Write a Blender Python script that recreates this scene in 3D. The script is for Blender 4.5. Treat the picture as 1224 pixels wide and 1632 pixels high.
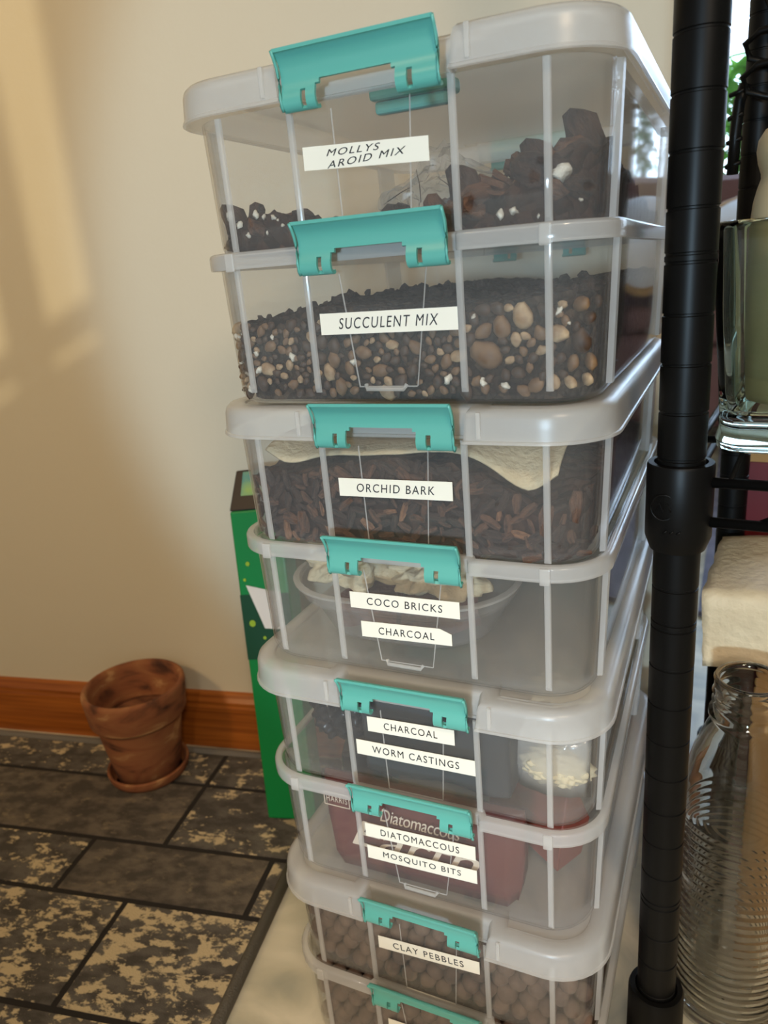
import bpy, bmesh, math, random
from mathutils import Vector, Matrix, Euler, noise

# ------------------------------------------------------------------ scene
for _o in list(bpy.data.objects):
    bpy.data.objects.remove(_o)
scene = bpy.context.scene
col = scene.collection
S = 0.01                      # every length below is in centimetres
FZ = 69.15                    # lid reference height of the topmost tub above the floor
random.seed(7)
rnd = random.random

# ---- camera (cm, stack frame: x right along the tub fronts, y away, z up from the topmost lid)
CAM = (17.7645, -37.8279, -8.5121 + FZ)
YAW, PITCH, ROLL = -0.4547, 0.3095, -0.0785
F_PX = 1191.2
cam_d = bpy.data.cameras.new('camera'); cam = bpy.data.objects.new('camera', cam_d); col.objects.link(cam)
fw = Vector((math.sin(YAW) * math.cos(PITCH), math.cos(YAW) * math.cos(PITCH), -math.sin(PITCH)))
rt = fw.cross(Vector((0, 0, 1))).normalized(); up = rt.cross(fw)
r2 = rt * math.cos(ROLL) + up * math.sin(ROLL); u2 = -rt * math.sin(ROLL) + up * math.cos(ROLL)
m = Matrix.Identity(4)
for i in range(3):
    m[i][0], m[i][1], m[i][2] = r2[i], u2[i], -fw[i]
m.translation = Vector(CAM) * S
cam.matrix_world = m
cam_d.sensor_fit = 'VERTICAL'; cam_d.sensor_height = 24.0
cam_d.lens = 24.0 * F_PX / 1632.0
cam_d.clip_start = 0.01; cam_d.clip_end = 100
cam_d.dof.use_dof = True; cam_d.dof.focus_distance = 0.46; cam_d.dof.aperture_fstop = 7.0
scene.camera = cam

# ---- world: bright daylight beyond the window side, a dim lamp-lit house behind the viewer
world = bpy.data.worlds.new('daylight'); scene.world = world; world.use_nodes = True
wn = world.node_tree; wn.nodes.clear()
w_out = wn.nodes.new('ShaderNodeOutputWorld'); w_bg = wn.nodes.new('ShaderNodeBackground')
w_tc = wn.nodes.new('ShaderNodeTexCoord'); w_sep = wn.nodes.new('ShaderNodeSeparateXYZ')
w_mr = wn.nodes.new('ShaderNodeMapRange'); w_mr.interpolation_type = 'SMOOTHSTEP'
w_mr.inputs['From Min'].default_value = 0.25; w_mr.inputs['From Max'].default_value = 0.6
w_mix = wn.nodes.new('ShaderNodeMix'); w_mix.data_type = 'RGBA'
w_mix.inputs['A'].default_value = (0.15, 0.127, 0.098, 1)
w_mix.inputs['B'].default_value = (4.2, 5.3, 6.8, 1)
wn.links.new(w_tc.outputs['Generated'], w_sep.inputs[0]); wn.links.new(w_sep.outputs['Y'], w_mr.inputs['Value'])
wn.links.new(w_mr.outputs[0], w_mix.inputs['Factor']); wn.links.new(w_mix.outputs['Result'], w_bg.inputs['Color'])
wn.links.new(w_bg.outputs[0], w_out.inputs[0])

def lamp(name, kind, loc, target, energy, color, **kw):
    d = bpy.data.lights.new(name, kind); d.energy = energy; d.color = color
    for k, v in kw.items(): setattr(d, k, v)
    o = bpy.data.objects.new(name, d); col.objects.link(o)
    o.location = Vector((loc[0], loc[1], loc[2] + FZ)) * S
    t = Vector((target[0], target[1], target[2] + FZ)) * S
    o.rotation_euler = (t - o.location).to_track_quat('-Z', 'Y').to_euler()
    return o
lamp('ceiling_lamp', 'SPOT', (-70, -150, 105), (-76, 26, -8), 58.0, (1.0, 0.68, 0.34), spot_size=math.radians(54), spot_blend=1.0, shadow_soft_size=0.16)
lamp('cool_cone_fill', 'SPOT', (25, -130, -10), (10, 10, -10), 50.0, (0.56, 0.80, 1.0), spot_size=math.radians(41), spot_blend=0.24, shadow_soft_size=0.05)  # added unseen spot; its cone edge draws the cool area on the wall
lamp('warm_right_fill', 'AREA', (78, -100, 70), (12, 5, -40), 8.5, (1.0, 0.78, 0.54), shape='DISK', size=0.25)  # added unseen fill, warms the right side of the tub fronts
lamp('lower_stack_fill', 'SPOT', (30, -125, 22), (4, 2, -56), 40.0, (1.0, 0.88, 0.74), spot_size=math.radians(32), spot_blend=0.9, shadow_soft_size=0.12)  # added unseen spot to brighten the lower lids and latches
lamp('sky_daylight', 'SUN', (90, 400, 250), (40, 40, -20), 1.5, (0.44, 0.68, 1.0), angle=math.radians(50))
lamp('evening_sun', 'SUN', (150, -269, 73.5), (-50, 31, -12.5), 0.9, (1.0, 0.84, 0.52), angle=math.radians(0.25))

scene.view_settings.view_transform = 'Standard'; scene.view_settings.look = 'None'
scene.view_settings.gamma = 1.0; scene.view_settings.use_curve_mapping = False
scene.view_settings.exposure = 0.0
scene.cycles.max_bounces = 14; scene.cycles.transparent_max_bounces = 64
scene.cycles.transmission_bounces = 12; scene.cycles.glossy_bounces = 5; scene.cycles.diffuse_bounces = 4
scene.cycles.sample_clamp_indirect = 4.0

# ------------------------------------------------------------------ helpers
def sc(v): return (v[0] * S, v[1] * S, v[2] * S)

def tag(o, label=None, cat=None, group=None, kind=None):
    if label: o['label'] = label
    if cat: o['category'] = cat
    if group: o['group'] = group
    if kind: o['kind'] = kind
    return o

def thing(name, label, cat, loc=(0, 0, 0), rz=0.0, group=None, rot=None):
    o = bpy.data.objects.new(name, None); col.objects.link(o)
    o.empty_display_size = 0.02
    o.location = sc(loc); o.rotation_euler = rot if rot else (0, 0, rz)
    return tag(o, label, cat, group)

def obj(name, bm, mat, parent=None, smooth=False, solid=None, offset=-1.0, bevel=None, loc=None, rot=None, bseg=2, crease=None):
    me = bpy.data.meshes.new(name)
    bmesh.ops.recalc_face_normals(bm, faces=bm.faces) if not getattr(bm, '_keep', False) else None
    bm.to_mesh(me); bm.free()
    me.transform(Matrix.Scale(S, 4))
    o = bpy.data.objects.new(name, me); col.objects.link(o)
    mats = mat if isinstance(mat, (list, tuple)) else [mat]
    for q in mats: me.materials.append(q)
    if smooth:
        for p in me.polygons: p.use_smooth = True
    if solid:
        md = o.modifiers.new('thickness', 'SOLIDIFY'); md.thickness = solid * S; md.offset = offset
    if bevel:
        md = o.modifiers.new('soft_edge', 'BEVEL'); md.width = bevel * S; md.segments = bseg; md.limit_method = 'ANGLE'; md.angle_limit = math.radians(35)
        md.harden_normals = False
    if crease:
        for p in me.polygons: p.use_smooth = True
        md = o.modifiers.new('crease', 'EDGE_SPLIT'); md.split_angle = math.radians(crease)
    if parent: o.parent = parent
    if loc: o.location = sc(loc)
    if rot: o.rotation_euler = rot
    return o

def box(bm, x0, x1, y0, y1, z0, z1, mi=0):
    vs = [bm.verts.new((x, y, z)) for z in (z0, z1) for y in (y0, y1) for x in (x0, x1)]
    fs = [(0, 2, 3, 1), (4, 5, 7, 6), (0, 1, 5, 4), (2, 6, 7, 3), (0, 4, 6, 2), (1, 3, 7, 5)]
    out = []
    for f in fs:
        g = bm.faces.new([vs[i] for i in f]); g.material_index = mi; out.append(g)
    return vs

def loft(bm, loops, cap0=False, cap1=False, closed=True):
    rows = [[bm.verts.new(p) for p in lp] for lp in loops]
    n = len(rows[0])
    for a, b in zip(rows, rows[1:]):
        for i in range(n if closed else n - 1):
            j = (i + 1) % n
            bm.faces.new((a[i], a[j], b[j], b[i]))
    if cap0: bm.faces.new(rows[0][::-1])
    if cap1: bm.faces.new(rows[-1])
    return rows

def lathe(bm, prof, n=40, cx=0, cy=0, cap0=False, cap1=False):
    return loft(bm, [[(cx + r * math.cos(2 * math.pi * k / n), cy + r * math.sin(2 * math.pi * k / n), z) for k in range(n)] for r, z in prof], cap0, cap1)

def tube(bm, pts, r, n=10, cap=True):
    pts = [Vector(p) for p in pts]
    loops = []
    for i, p in enumerate(pts):
        t = (pts[min(i + 1, len(pts) - 1)] - pts[max(i - 1, 0)]).normalized()
        a = t.cross(Vector((0, 0, 1)))
        if a.length < 1e-3: a = t.cross(Vector((1, 0, 0)))
        a.normalize(); b = t.cross(a)
        rr = r[i] if isinstance(r, (list, tuple)) else r
        loops.append([tuple(p + a * rr * math.cos(2 * math.pi * k / n) + b * rr * math.sin(2 * math.pi * k / n)) for k in range(n)])
    loft(bm, loops, cap, cap)

def rrect(hw, y0, y1, r, n=7):
    """rounded rectangle, counter-clockwise, starting on the front edge at the left"""
    pts = []
    for cx, cy, a0 in ((-hw + r, y0 + r, 180), (hw - r, y0 + r, 270), (hw - r, y1 - r, 0), (-hw + r, y1 - r, 90)):
        for k in range(n + 1):
            a = math.radians(a0 + 90.0 * k / n)
            pts.append((cx + r * math.cos(a), cy + r * math.sin(a)))
    return pts

def rrect_notch(hw, y0, y1, r, nx0, nx1, nd, n=7, back=True):
    """the same outline with a shallow notch in the front edge (and in the back edge)"""
    pts = rrect(hw, y0, y1, r, n)
    f = pts[:n + 1]; g = pts[n + 1:3 * (n + 1)]; h = pts[3 * (n + 1):]
    notch = [(nx0, y0), (nx0 + .25, y0 + nd), (nx1 - .25, y0 + nd), (nx1, y0)]
    bk = [(4.8, y1), (4.55, y1 - nd), (-4.55, y1 - nd), (-4.8, y1)] if back else []
    return f + notch + g + bk + h

def offset_poly(p, d):
    """inward offset of a counter-clockwise polygon by mitred normals"""
    n = len(p); out = []
    for i in range(n):
        a = Vector(p[i - 1]); b = Vector(p[i]); c = Vector(p[(i + 1) % n])
        e1 = (b - a).normalized(); e2 = (c - b).normalized()
        n1 = Vector((-e1.y, e1.x)); n2 = Vector((-e2.y, e2.x))
        mm = n1 + n2
        k = d / max(0.35, (1 + n1.dot(n2)))
        out.append(tuple(b + mm * k))
    return out

# ------------------------------------------------------------------ materials
def nt(name):
    mt = bpy.data.materials.new(name); mt.use_nodes = True
    t = mt.node_tree; t.nodes.clear()
    o = t.nodes.new('ShaderNodeOutputMaterial')
    return mt, t, o
def node(t, typ, **kw):
    n = t.nodes.new(typ)
    for k, v in kw.items():
        if k in n.inputs: n.inputs[k].default_value = v
        else: setattr(n, k, v)
    return n
def lin(r, g, b):
    f = lambda c: (c / 255 / 12.92) if c / 255 <= 0.04045 else ((c / 255 + 0.055) / 1.055) ** 2.4
    return (f(r), f(g), f(b), 1)

def principled(name, color, rough=0.5, metal=0.0, var=None, scale=20.0, bump=0.0, bscale=60.0, spec=0.5, detail=4.0, stretch=None, **extra):
    mt, t, o = nt(name)
    b = node(t, 'ShaderNodeBsdfPrincipled')
    b.inputs['Base Color'].default_value = color; b.inputs['Roughness'].default_value = rough
    b.inputs['Metallic'].default_value = metal; b.inputs['Specular IOR Level'].default_value = spec
    for k, v in extra.items(): b.inputs[k.replace('_', ' ')].default_value = v
    tc = node(t, 'ShaderNodeTexCoord')
    src = tc.outputs['Object']
    if stretch:
        mp = node(t, 'ShaderNodeMapping'); mp.inputs['Scale'].default_value = stretch
        t.links.new(src, mp.inputs[0]); src = mp.outputs[0]
    if var:
        nz = node(t, 'ShaderNodeTexNoise'); nz.inputs['Scale'].default_value = scale; nz.inputs['Detail'].default_value = detail
        rp = node(t, 'ShaderNodeValToRGB'); rp.color_ramp.elements[0].position = 0.35; rp.color_ramp.elements[1].position = 0.68
        rp.color_ramp.elements[0].color = color; rp.color_ramp.elements[1].color = var
        t.links.new(src, nz.inputs['Vector']); t.links.new(nz.outputs['Fac'], rp.inputs[0]); t.links.new(rp.outputs[0], b.inputs['Base Color'])
    if bump:
        nb = node(t, 'ShaderNodeTexNoise'); nb.inputs['Scale'].default_value = bscale; nb.inputs['Detail'].default_value = 5
        bp = node(t, 'ShaderNodeBump'); bp.inputs['Strength'].default_value = bump; bp.inputs['Distance'].default_value = 0.004
        t.links.new(src, nb.inputs['Vector']); t.links.new(nb.outputs['Fac'], bp.inputs['Height']); t.links.new(bp.outputs[0], b.inputs['Normal'])
    t.links.new(b.outputs[0], o.inputs[0])
    return mt

def clear_plastic(name, haze=0.10, tint=(0.975, 0.977, 0.975, 1), white=(0.92, 0.91, 0.89, 1), rough=0.06, refl=1.0, thru=0.5):
    """thin polypropylene: lets light through, scatters a little, mirrors at grazing angles"""
    mt, t, o = nt(name)
    tr = node(t, 'ShaderNodeBsdfTransparent'); tr.inputs[0].default_value = tint
    df = node(t, 'ShaderNodeBsdfDiffuse'); df.inputs[0].default_value = white
    tl = node(t, 'ShaderNodeBsdfTranslucent'); tl.inputs[0].default_value = white
    gl = node(t, 'ShaderNodeBsdfGlossy'); gl.inputs['Roughness'].default_value = rough
    m1 = node(t, 'ShaderNodeMixShader'); m1.inputs[0].default_value = thru
    m2 = node(t, 'ShaderNodeMixShader'); m2.inputs[0].default_value = haze
    m3 = node(t, 'ShaderNodeMixShader')
    fr = node(t, 'ShaderNodeFresnel')
    ge = node(t, 'ShaderNodeNewGeometry'); io = node(t, 'ShaderNodeMapRange')      # same reflection from either side of the thin wall
    io.inputs['To Min'].default_value = 1.36; io.inputs['To Max'].default_value = 1 / 1.36
    t.links.new(ge.outputs['Backfacing'], io.inputs['Value']); t.links.new(io.outputs[0], fr.inputs['IOR'])
    mu = node(t, 'ShaderNodeMath', operation='MULTIPLY'); mu.inputs[1].default_value = refl
    t.links.new(df.outputs[0], m1.inputs[1]); t.links.new(tl.outputs[0], m1.inputs[2])
    t.links.new(tr.outputs[0], m2.inputs[1]); t.links.new(m1.outputs[0], m2.inputs[2])
    t.links.new(fr.outputs[0], mu.inputs[0]); t.links.new(mu.outputs[0], m3.inputs[0])
    t.links.new(m2.outputs[0], m3.inputs[1]); t.links.new(gl.outputs[0], m3.inputs[2])
    t.links.new(m3.outputs[0], o.inputs[0])
    return mt

M = {}
M['tub'] = clear_plastic('clear_polypropylene', haze=0.065, tint=(.985, .987, .985, 1), white=(.92, .91, .9, 1))
M['rib'] = clear_plastic('ribbed_polypropylene', haze=0.37, white=(0.97, 0.95, 0.92, 1), rough=0.12)
M['rim'] = clear_plastic('rim_polypropylene', haze=0.36, white=(0.97, 0.95, 0.92, 1), rough=0.12)
M['lid'] = clear_plastic('frosted_polypropylene', haze=0.42, white=(0.97, 0.95, 0.92, 1), rough=0.3, thru=.5)
M['film'] = clear_plastic('clear_film', haze=0.10, rough=0.08, refl=1.3)
M['bowl'] = clear_plastic('milky_bowl_plastic', haze=0.16, rough=0.2)
M['teal'] = principled('teal_plastic', lin(98, 176, 163), 0.28, spec=0.5)
M['teal'].node_tree.nodes['Principled BSDF'].inputs['Subsurface Weight'].default_value = 0.0
M['strip'] = principled('label_tape', lin(246, 240, 224), 0.35)
M['ink'] = principled('black_ink', (0.012, 0.012, 0.012, 1), 0.5)
M['black'] = principled('black_epoxy', (0.004, 0.0036, 0.0032, 1), 0.40, spec=0.17)
M['black_groove'] = principled('groove_edge', (0.03, 0.027, 0.024, 1), 0.3)
M['wall'] = principled('cream_wall_paint', lin(216, 207, 186), 0.55, bump=0.05, bscale=220, spec=0.35)
M['wall_far'] = principled('far_wall_paint', lin(190, 185, 170), 0.7)
M['ceil'] = principled('ceiling_paint', lin(225, 222, 214), 0.8)

def wood(name, c1, c2, scale=3.0, rough=0.35):
    mt, t, o = nt(name)
    b = node(t, 'ShaderNodeBsdfPrincipled'); b.inputs['Roughness'].default_value = rough
    tc = node(t, 'ShaderNodeTexCoord'); mp = node(t, 'ShaderNodeMapping'); mp.inputs['Scale'].default_value = (1.5, 30, 60)
    nz = node(t, 'ShaderNodeTexNoise'); nz.inputs['Scale'].default_value = scale; nz.inputs['Detail'].default_value = 6; nz.inputs['Distortion'].default_value = 0.6
    rp = node(t, 'ShaderNodeValToRGB'); rp.color_ramp.elements[0].position = .3; rp.color_ramp.elements[1].position = .72
    rp.color_ramp.elements[0].color = c1; rp.color_ramp.elements[1].color = c2
    t.links.new(tc.outputs['Object'], mp.inputs[0]); t.links.new(mp.outputs[0], nz.inputs['Vector']); t.links.new(nz.outputs['Fac'], rp.inputs[0])
    t.links.new(rp.outputs[0], b.inputs['Base Color']); t.links.new(b.outputs[0], o.inputs[0])
    return mt
M['oak'] = wood('stained_oak', lin(128, 66, 22), lin(186, 108, 42))

def carpet(name, base, dark, tan, thr, soft=0.05):
    mt, t, o = nt(name)
    b = node(t, 'ShaderNodeBsdfPrincipled'); b.inputs['Roughness'].default_value = 0.95; b.inputs['Specular IOR Level'].default_value = 0.1
    tc = node(t, 'ShaderNodeTexCoord'); mp = node(t, 'ShaderNodeMapping'); mp.inputs['Scale'].default_value = (0.75, 1.25, 1)
    n1 = node(t, 'ShaderNodeTexNoise'); n1.inputs['Scale'].default_value = 62; n1.inputs['Detail'].default_value = 9; n1.inputs['Roughness'].default_value = 0.68; n1.inputs['Distortion'].default_value = 0.15
    n2 = node(t, 'ShaderNodeTexNoise'); n2.inputs['Scale'].default_value = 60; n2.inputs['Detail'].default_value = 4
    r1 = node(t, 'ShaderNodeValToRGB'); r1.color_ramp.elements[0].position = thr; r1.color_ramp.elements[1].position = thr + soft
    r1.color_ramp.elements[0].color = (0, 0, 0, 1); r1.color_ramp.elements[1].color = (1, 1, 1, 1)
    r2_ = node(t, 'ShaderNodeValToRGB'); r2_.color_ramp.elements[0].position = .38; r2_.color_ramp.elements[1].position = .62
    r2_.color_ramp.elements[0].color = dark; r2_.color_ramp.elements[1].color = base
    mx = node(t, 'ShaderNodeMix', data_type='RGBA'); mx.inputs['B'].default_value = tan
    n3 = node(t, 'ShaderNodeTexNoise'); n3.inputs['Scale'].default_value = 900
    bp = node(t, 'ShaderNodeBump'); bp.inputs['Strength'].default_value = .5; bp.inputs['Distance'].default_value = .002
    t.links.new(tc.outputs['Object'], mp.inputs[0])
    for n in (n1, n2): t.links.new(mp.outputs[0], n.inputs['Vector'])
    t.links.new(tc.outputs['Object'], n3.inputs['Vector'])
    t.links.new(n1.outputs['Fac'], r1.inputs[0]); t.links.new(n2.outputs['Fac'], r2_.inputs[0])
    t.links.new(r1.outputs[0], mx.inputs['Factor']); t.links.new(r2_.outputs[0], mx.inputs['A'])
    t.links.new(mx.outputs['Result'], b.inputs['Base Color']); t.links.new(n3.outputs['Fac'], bp.inputs['Height']); t.links.new(bp.outputs[0], b.inputs['Normal'])
    t.links.new(b.outputs[0], o.inputs[0])
    return mt
_cb, _cd, _ct = lin(108, 102, 95), lin(82, 77, 72), lin(206, 186, 150)
M['rug_plain'] = carpet('rug_grey_tile', lin(116, 106, 95), lin(84, 78, 72), lin(138, 124, 104), 0.56, 0.12)
M['rug_light'] = carpet('rug_sparse_tile', _cb, _cd, _ct, 0.552)
M['rug_mid'] = carpet('rug_flecked_tile', _cb, _cd, _ct, 0.528)
M['rug_heavy'] = carpet('rug_cream_flecked_tile', _cb, _cd, _ct, 0.497)
M['rug_line'] = principled('rug_black_line', lin(38, 33, 30), 0.95)
M['rug_edge'] = principled('rug_grey_binding', lin(122, 116, 108), 0.9, bump=.4, bscale=700)

def vinyl():
    mt, t, o = nt('marbled_vinyl')
    b = node(t, 'ShaderNodeBsdfPrincipled'); b.inputs['Roughness'].default_value = .35
    tc = node(t, 'ShaderNodeTexCoord')
    n1 = node(t, 'ShaderNodeTexNoise'); n1.inputs['Scale'].default_value = 9; n1.inputs['Detail'].default_value = 8; n1.inputs['Distortion'].default_value = 1.2
    r1 = node(t, 'ShaderNodeValToRGB'); e = r1.color_ramp.elements
    e[0].position = .32; e[0].color = lin(168, 166, 150); e[1].position = .62; e[1].color = lin(232, 222, 198)
    x = e.new(.46); x.color = lin(206, 198, 174)
    t.links.new(tc.outputs['Object'], n1.inputs['Vector']); t.links.new(n1.outputs['Fac'], r1.inputs[0])
    t.links.new(r1.outputs[0], b.inputs['Base Color']); t.links.new(b.outputs[0], o.inputs[0])
    return mt
M['vinyl'] = vinyl()

def terracotta():
    mt, t, o = nt('weathered_terracotta')
    b = node(t, 'ShaderNodeBsdfPrincipled'); b.inputs['Roughness'].default_value = .85
    tc = node(t, 'ShaderNodeTexCoord'); mp = node(t, 'ShaderNodeMapping'); mp.inputs['Scale'].default_value = (1, 1, 2.4)
    n1 = node(t, 'ShaderNodeTexNoise'); n1.inputs['Scale'].default_value = 15; n1.inputs['Detail'].default_value = 5; n1.inputs['Distortion'].default_value = .8
    r1 = node(t, 'ShaderNodeValToRGB'); e = r1.color_ramp.elements
    e[0].position = .33; e[0].color = lin(70, 40, 26); e[1].position = .66; e[1].color = lin(192, 146, 98)
    x = e.new(.46); x.color = lin(142, 86, 54); x = e.new(.58); x.color = lin(156, 102, 64)
    t.links.new(tc.outputs['Object'], mp.inputs[0]); t.links.new(mp.outputs[0], n1.inputs['Vector']); t.links.new(n1.outputs['Fac'], r1.inputs[0])
    t.links.new(r1.outputs[0], b.inputs['Base Color']); t.links.new(b.outputs[0], o.inputs[0])
    return mt
M['terra'] = terracotta()
M['crust'] = principled('soil_crust', lin(150, 98, 66), .95, var=lin(84, 48, 30), scale=40, bump=.6, bscale=200)

def soil(name, stops, scale, bump=1.0, dist=0.006):
    mt, t, o = nt(name)
    b = node(t, 'ShaderNodeBsdfPrincipled'); b.inputs['Roughness'].default_value = .9; b.inputs['Specular IOR Level'].default_value = .25
    tc = node(t, 'ShaderNodeTexCoord')
    v = node(t, 'ShaderNodeTexVoronoi'); v.inputs['Scale'].default_value = scale
    r1 = node(t, 'ShaderNodeValToRGB'); e = r1.color_ramp.elements
    e[0].position = 0; e[0].color = stops[0]; e[1].position = 1; e[1].color = stops[-1]
    for k, s_ in enumerate(stops[1:-1]):
        q = e.new((k + 1) / (len(stops) - 1)); q.color = s_
    sp = node(t, 'ShaderNodeSeparateColor')
    bp = node(t, 'ShaderNodeBump'); bp.inputs['Strength'].default_value = bump; bp.inputs['Distance'].default_value = dist; bp.invert = True
    t.links.new(tc.outputs['Object'], v.inputs['Vector']); t.links.new(v.outputs['Color'], sp.inputs[0]); t.links.new(sp.outputs[0], r1.inputs[0])
    t.links.new(v.outputs['Distance'], bp.inputs['Height']); t.links.new(bp.outputs[0], b.inputs['Normal'])
    t.links.new(r1.outputs[0], b.inputs['Base Color']); t.links.new(b.outputs[0], o.inputs[0])
    return mt
M['soil_fine'] = soil('dark_potting_soil', [lin(42, 32, 26), lin(62, 48, 38), lin(50, 38, 30), lin(84, 66, 50)], 190)
M['soil_bark'] = soil('dark_bark_bed', [lin(40, 28, 22), lin(66, 44, 34), lin(52, 35, 27), lin(82, 56, 42)], 110)
M['bed_clay'] = soil('clay_ball_bed', [lin(92, 70, 58), lin(106, 82, 68)], 70)
M['peb_tan'] = principled('tan_pebble', lin(140, 108, 76), .6, var=lin(104, 76, 52), scale=50)
M['peb_cream'] = principled('cream_pebble', lin(200, 172, 136), .6, var=lin(142, 112, 82), scale=60)
M['peb_brown'] = principled('brown_pebble', lin(88, 62, 44), .6, var=lin(60, 44, 32), scale=50)
M['perlite'] = principled('white_perlite', lin(222, 214, 198), .85, bump=.4, bscale=300)
M['bark1'] = principled('dark_bark', lin(74, 53, 42), .85, var=lin(38, 27, 22), scale=60, bump=.7, bscale=180, stretch=(1, 4, 4))
M['bark2'] = principled('red_bark', lin(112, 76, 54), .85, var=lin(58, 39, 30), scale=60, bump=.7, bscale=180, stretch=(1, 4, 4))
M['bark3'] = principled('tan_bark', lin(146, 102, 70), .85, var=lin(92, 62, 44), scale=70, bump=.5, bscale=180, stretch=(1, 4, 4))
M['clay'] = principled('clay_ball_surface', lin(116, 94, 80), .9, var=lin(90, 72, 62), scale=50, bump=.2, bscale=160)
M['cloth'] = principled('paper_towel', lin(216, 200, 168), .95, bump=.5, bscale=260, var=lin(196, 178, 144), scale=30)
M['coco'] = principled('coco_brick', lin(126, 80, 62), .95, var=lin(98, 62, 48), scale=60, bump=.6, bscale=240)
M['bag_black'] = principled('black_film_bag', lin(40, 38, 40), .22, bump=.8, bscale=28)
M['bag_dark'] = principled('dark_pouch', lin(52, 54, 58), .45, bump=.3, bscale=20)
M['maroon'] = principled('maroon_pouch', lin(100, 48, 44), .4, bump=.15, bscale=18)
M['maroon_l'] = principled('maroon_carton', lin(128, 62, 52), .45)
M['print'] = principled('cream_print', lin(222, 206, 186), .5)
M['green'] = principled('green_carton', lin(4, 128, 62), .4)
M['green_d'] = principled('dark_green_print', lin(6, 66, 40), .45)
M['blackish'] = principled('carton_black_top', lin(34, 22, 20), .45)
M['aqua'] = principled('carton_photo_print', lin(70, 140, 135), .4, var=lin(150, 180, 90), scale=40)
M['whitecard'] = principled('white_card', lin(225, 215, 205), .6)
M['yellow'] = principled('yellow_print', lin(150, 180, 40), .5)
M['foam'] = principled('packing_foam', lin(236, 214, 176), .6, var=lin(222, 198, 160), scale=30, bump=.5, bscale=130)
M['cardboard'] = principled('brown_cardboard', lin(176, 136, 84), .85)
M['red'] = principled('dark_red_carton', lin(104, 8, 16), .5)
M['beige'] = principled('beige_ceramic', lin(205, 180, 140), .45, var=lin(190, 165, 124), scale=12)
M['sofa'] = principled('brown_velour', lin(126, 92, 92), .8, bump=.3, bscale=60)
M['white_fur'] = principled('white_plush', lin(236, 236, 240), .95, bump=.6, bscale=160)
M['piping'] = principled('tan_piping', lin(190, 150, 100), .6)
def leaf_mat(name, c1, c2):
    mt, t, o = nt(name)
    tc = node(t, 'ShaderNodeTexCoord'); nz = node(t, 'ShaderNodeTexNoise'); nz.inputs['Scale'].default_value = 8
    mx = node(t, 'ShaderNodeMix', data_type='RGBA'); mx.inputs['A'].default_value = c1; mx.inputs['B'].default_value = c2
    df = node(t, 'ShaderNodeBsdfDiffuse'); tl = node(t, 'ShaderNodeBsdfTranslucent'); ms = node(t, 'ShaderNodeMixShader'); ms.inputs[0].default_value = .6
    t.links.new(tc.outputs['Object'], nz.inputs['Vector']); t.links.new(nz.outputs['Fac'], mx.inputs['Factor'])
    for n in (df, tl): t.links.new(mx.outputs['Result'], n.inputs['Color'])
    t.links.new(df.outputs[0], ms.inputs[1]); t.links.new(tl.outputs[0], ms.inputs[2]); t.links.new(ms.outputs[0], o.inputs[0])
    return mt
M['leaf'] = leaf_mat('green_leaf', lin(70, 130, 46), lin(130, 180, 84))
M['leaf_d'] = leaf_mat('deep_green_leaf', lin(50, 100, 54), lin(90, 140, 70))
M['far_rug'] = principled('lavender_carpet', lin(140, 140, 160), .95, var=lin(112, 112, 134), scale=14, bump=.4, bscale=200)
M['frame'] = principled('white_window_frame', lin(225, 228, 232), .5)
M['curtain'] = clear_plastic('sheer_curtain', haze=.55, white=(.86, .88, .94, 1), rough=.6, refl=0.1)

def glass(name, color, rough=0.0, ior=1.48):
    mt, t, o = nt(name)
    g = node(t, 'ShaderNodeBsdfPrincipled'); g.inputs['Base Color'].default_value = color
    g.inputs['Transmission Weight'].default_value = 1.0; g.inputs['Roughness'].default_value = rough; g.inputs['IOR'].default_value = ior
    t.links.new(g.outputs[0], o.inputs[0])
    return mt
M['glass'] = glass('clear_glass', (0.96, 0.97, 0.96, 1))
M['glass_g'] = glass('green_recycled_glass', (0.74, 0.88, 0.80, 1))
M['pane'] = clear_plastic('window_pane_glass', haze=0.0, tint=(.97, .98, .98, 1), rough=0.0)

# ------------------------------------------------------------------ the room
E = Vector((0.98135, 0.19224, 0)); N = Vector((0.19224, -0.98135, 0))   # along the left wall / out of it
WD = -38.97
def wl(s, d, z):        # s along the wall, d out from the baseboard face, z above floor
    p = E * s + N * (WD + d)
    return Vector((p.x, p.y, z))
ang = math.atan2(E.y, E.x)
def wall_box(bm, s0, s1, d0, d1, z0, z1):
    vs = box(bm, s0, s1, -d1, -d0, z0, z1)
    return vs
wall_root = (0, 0, 0)
def wall_obj(name, bm, mat, **k):
    # geometry laid out with x = s and -y = d ; rotate into place
    o = obj(name, bm, mat, loc=(N * WD)[:2] + (0,) if False else None, **k)
    o.location = Vector((N.x * WD, N.y * WD, 0)) * S
    o.rotation_euler = (0, 0, ang)
    return o
SE = 20.7                # where the left wall ends (s)
bm = bmesh.new(); wall_box(bm, -330, SE, -13.2, -1.2, 0, 244)
tag(wall_obj('wall_left', bm, M['wall'], bevel=0.6), kind='structure')
# baseboard with a moulded top
bm = bmesh.new()
prof = [(-1.2, 0), (0.0, 0), (0.0, 6.2), (-0.12, 6.6), (-0.12, 7.1), (-0.5, 7.6), (-0.8, 8.1), (-1.2, 8.25)]
loft(bm, [[(s, -d, z) for d, z in prof] for s in (-330, SE + .2)], True, True)
tag(wall_obj('baseboard_left', bm, M['oak']), kind='structure')

bm = bmesh.new(); box(bm, -330, 260, -640, 330, -6, 0)
tag(obj('floor', bm, M['vinyl']), kind='structure')
bm = bmesh.new(); box(bm, -330, 260, -60, 330, 244, 250)
tag(obj('ceiling', bm, M['ceil']), kind='structure')
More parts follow.
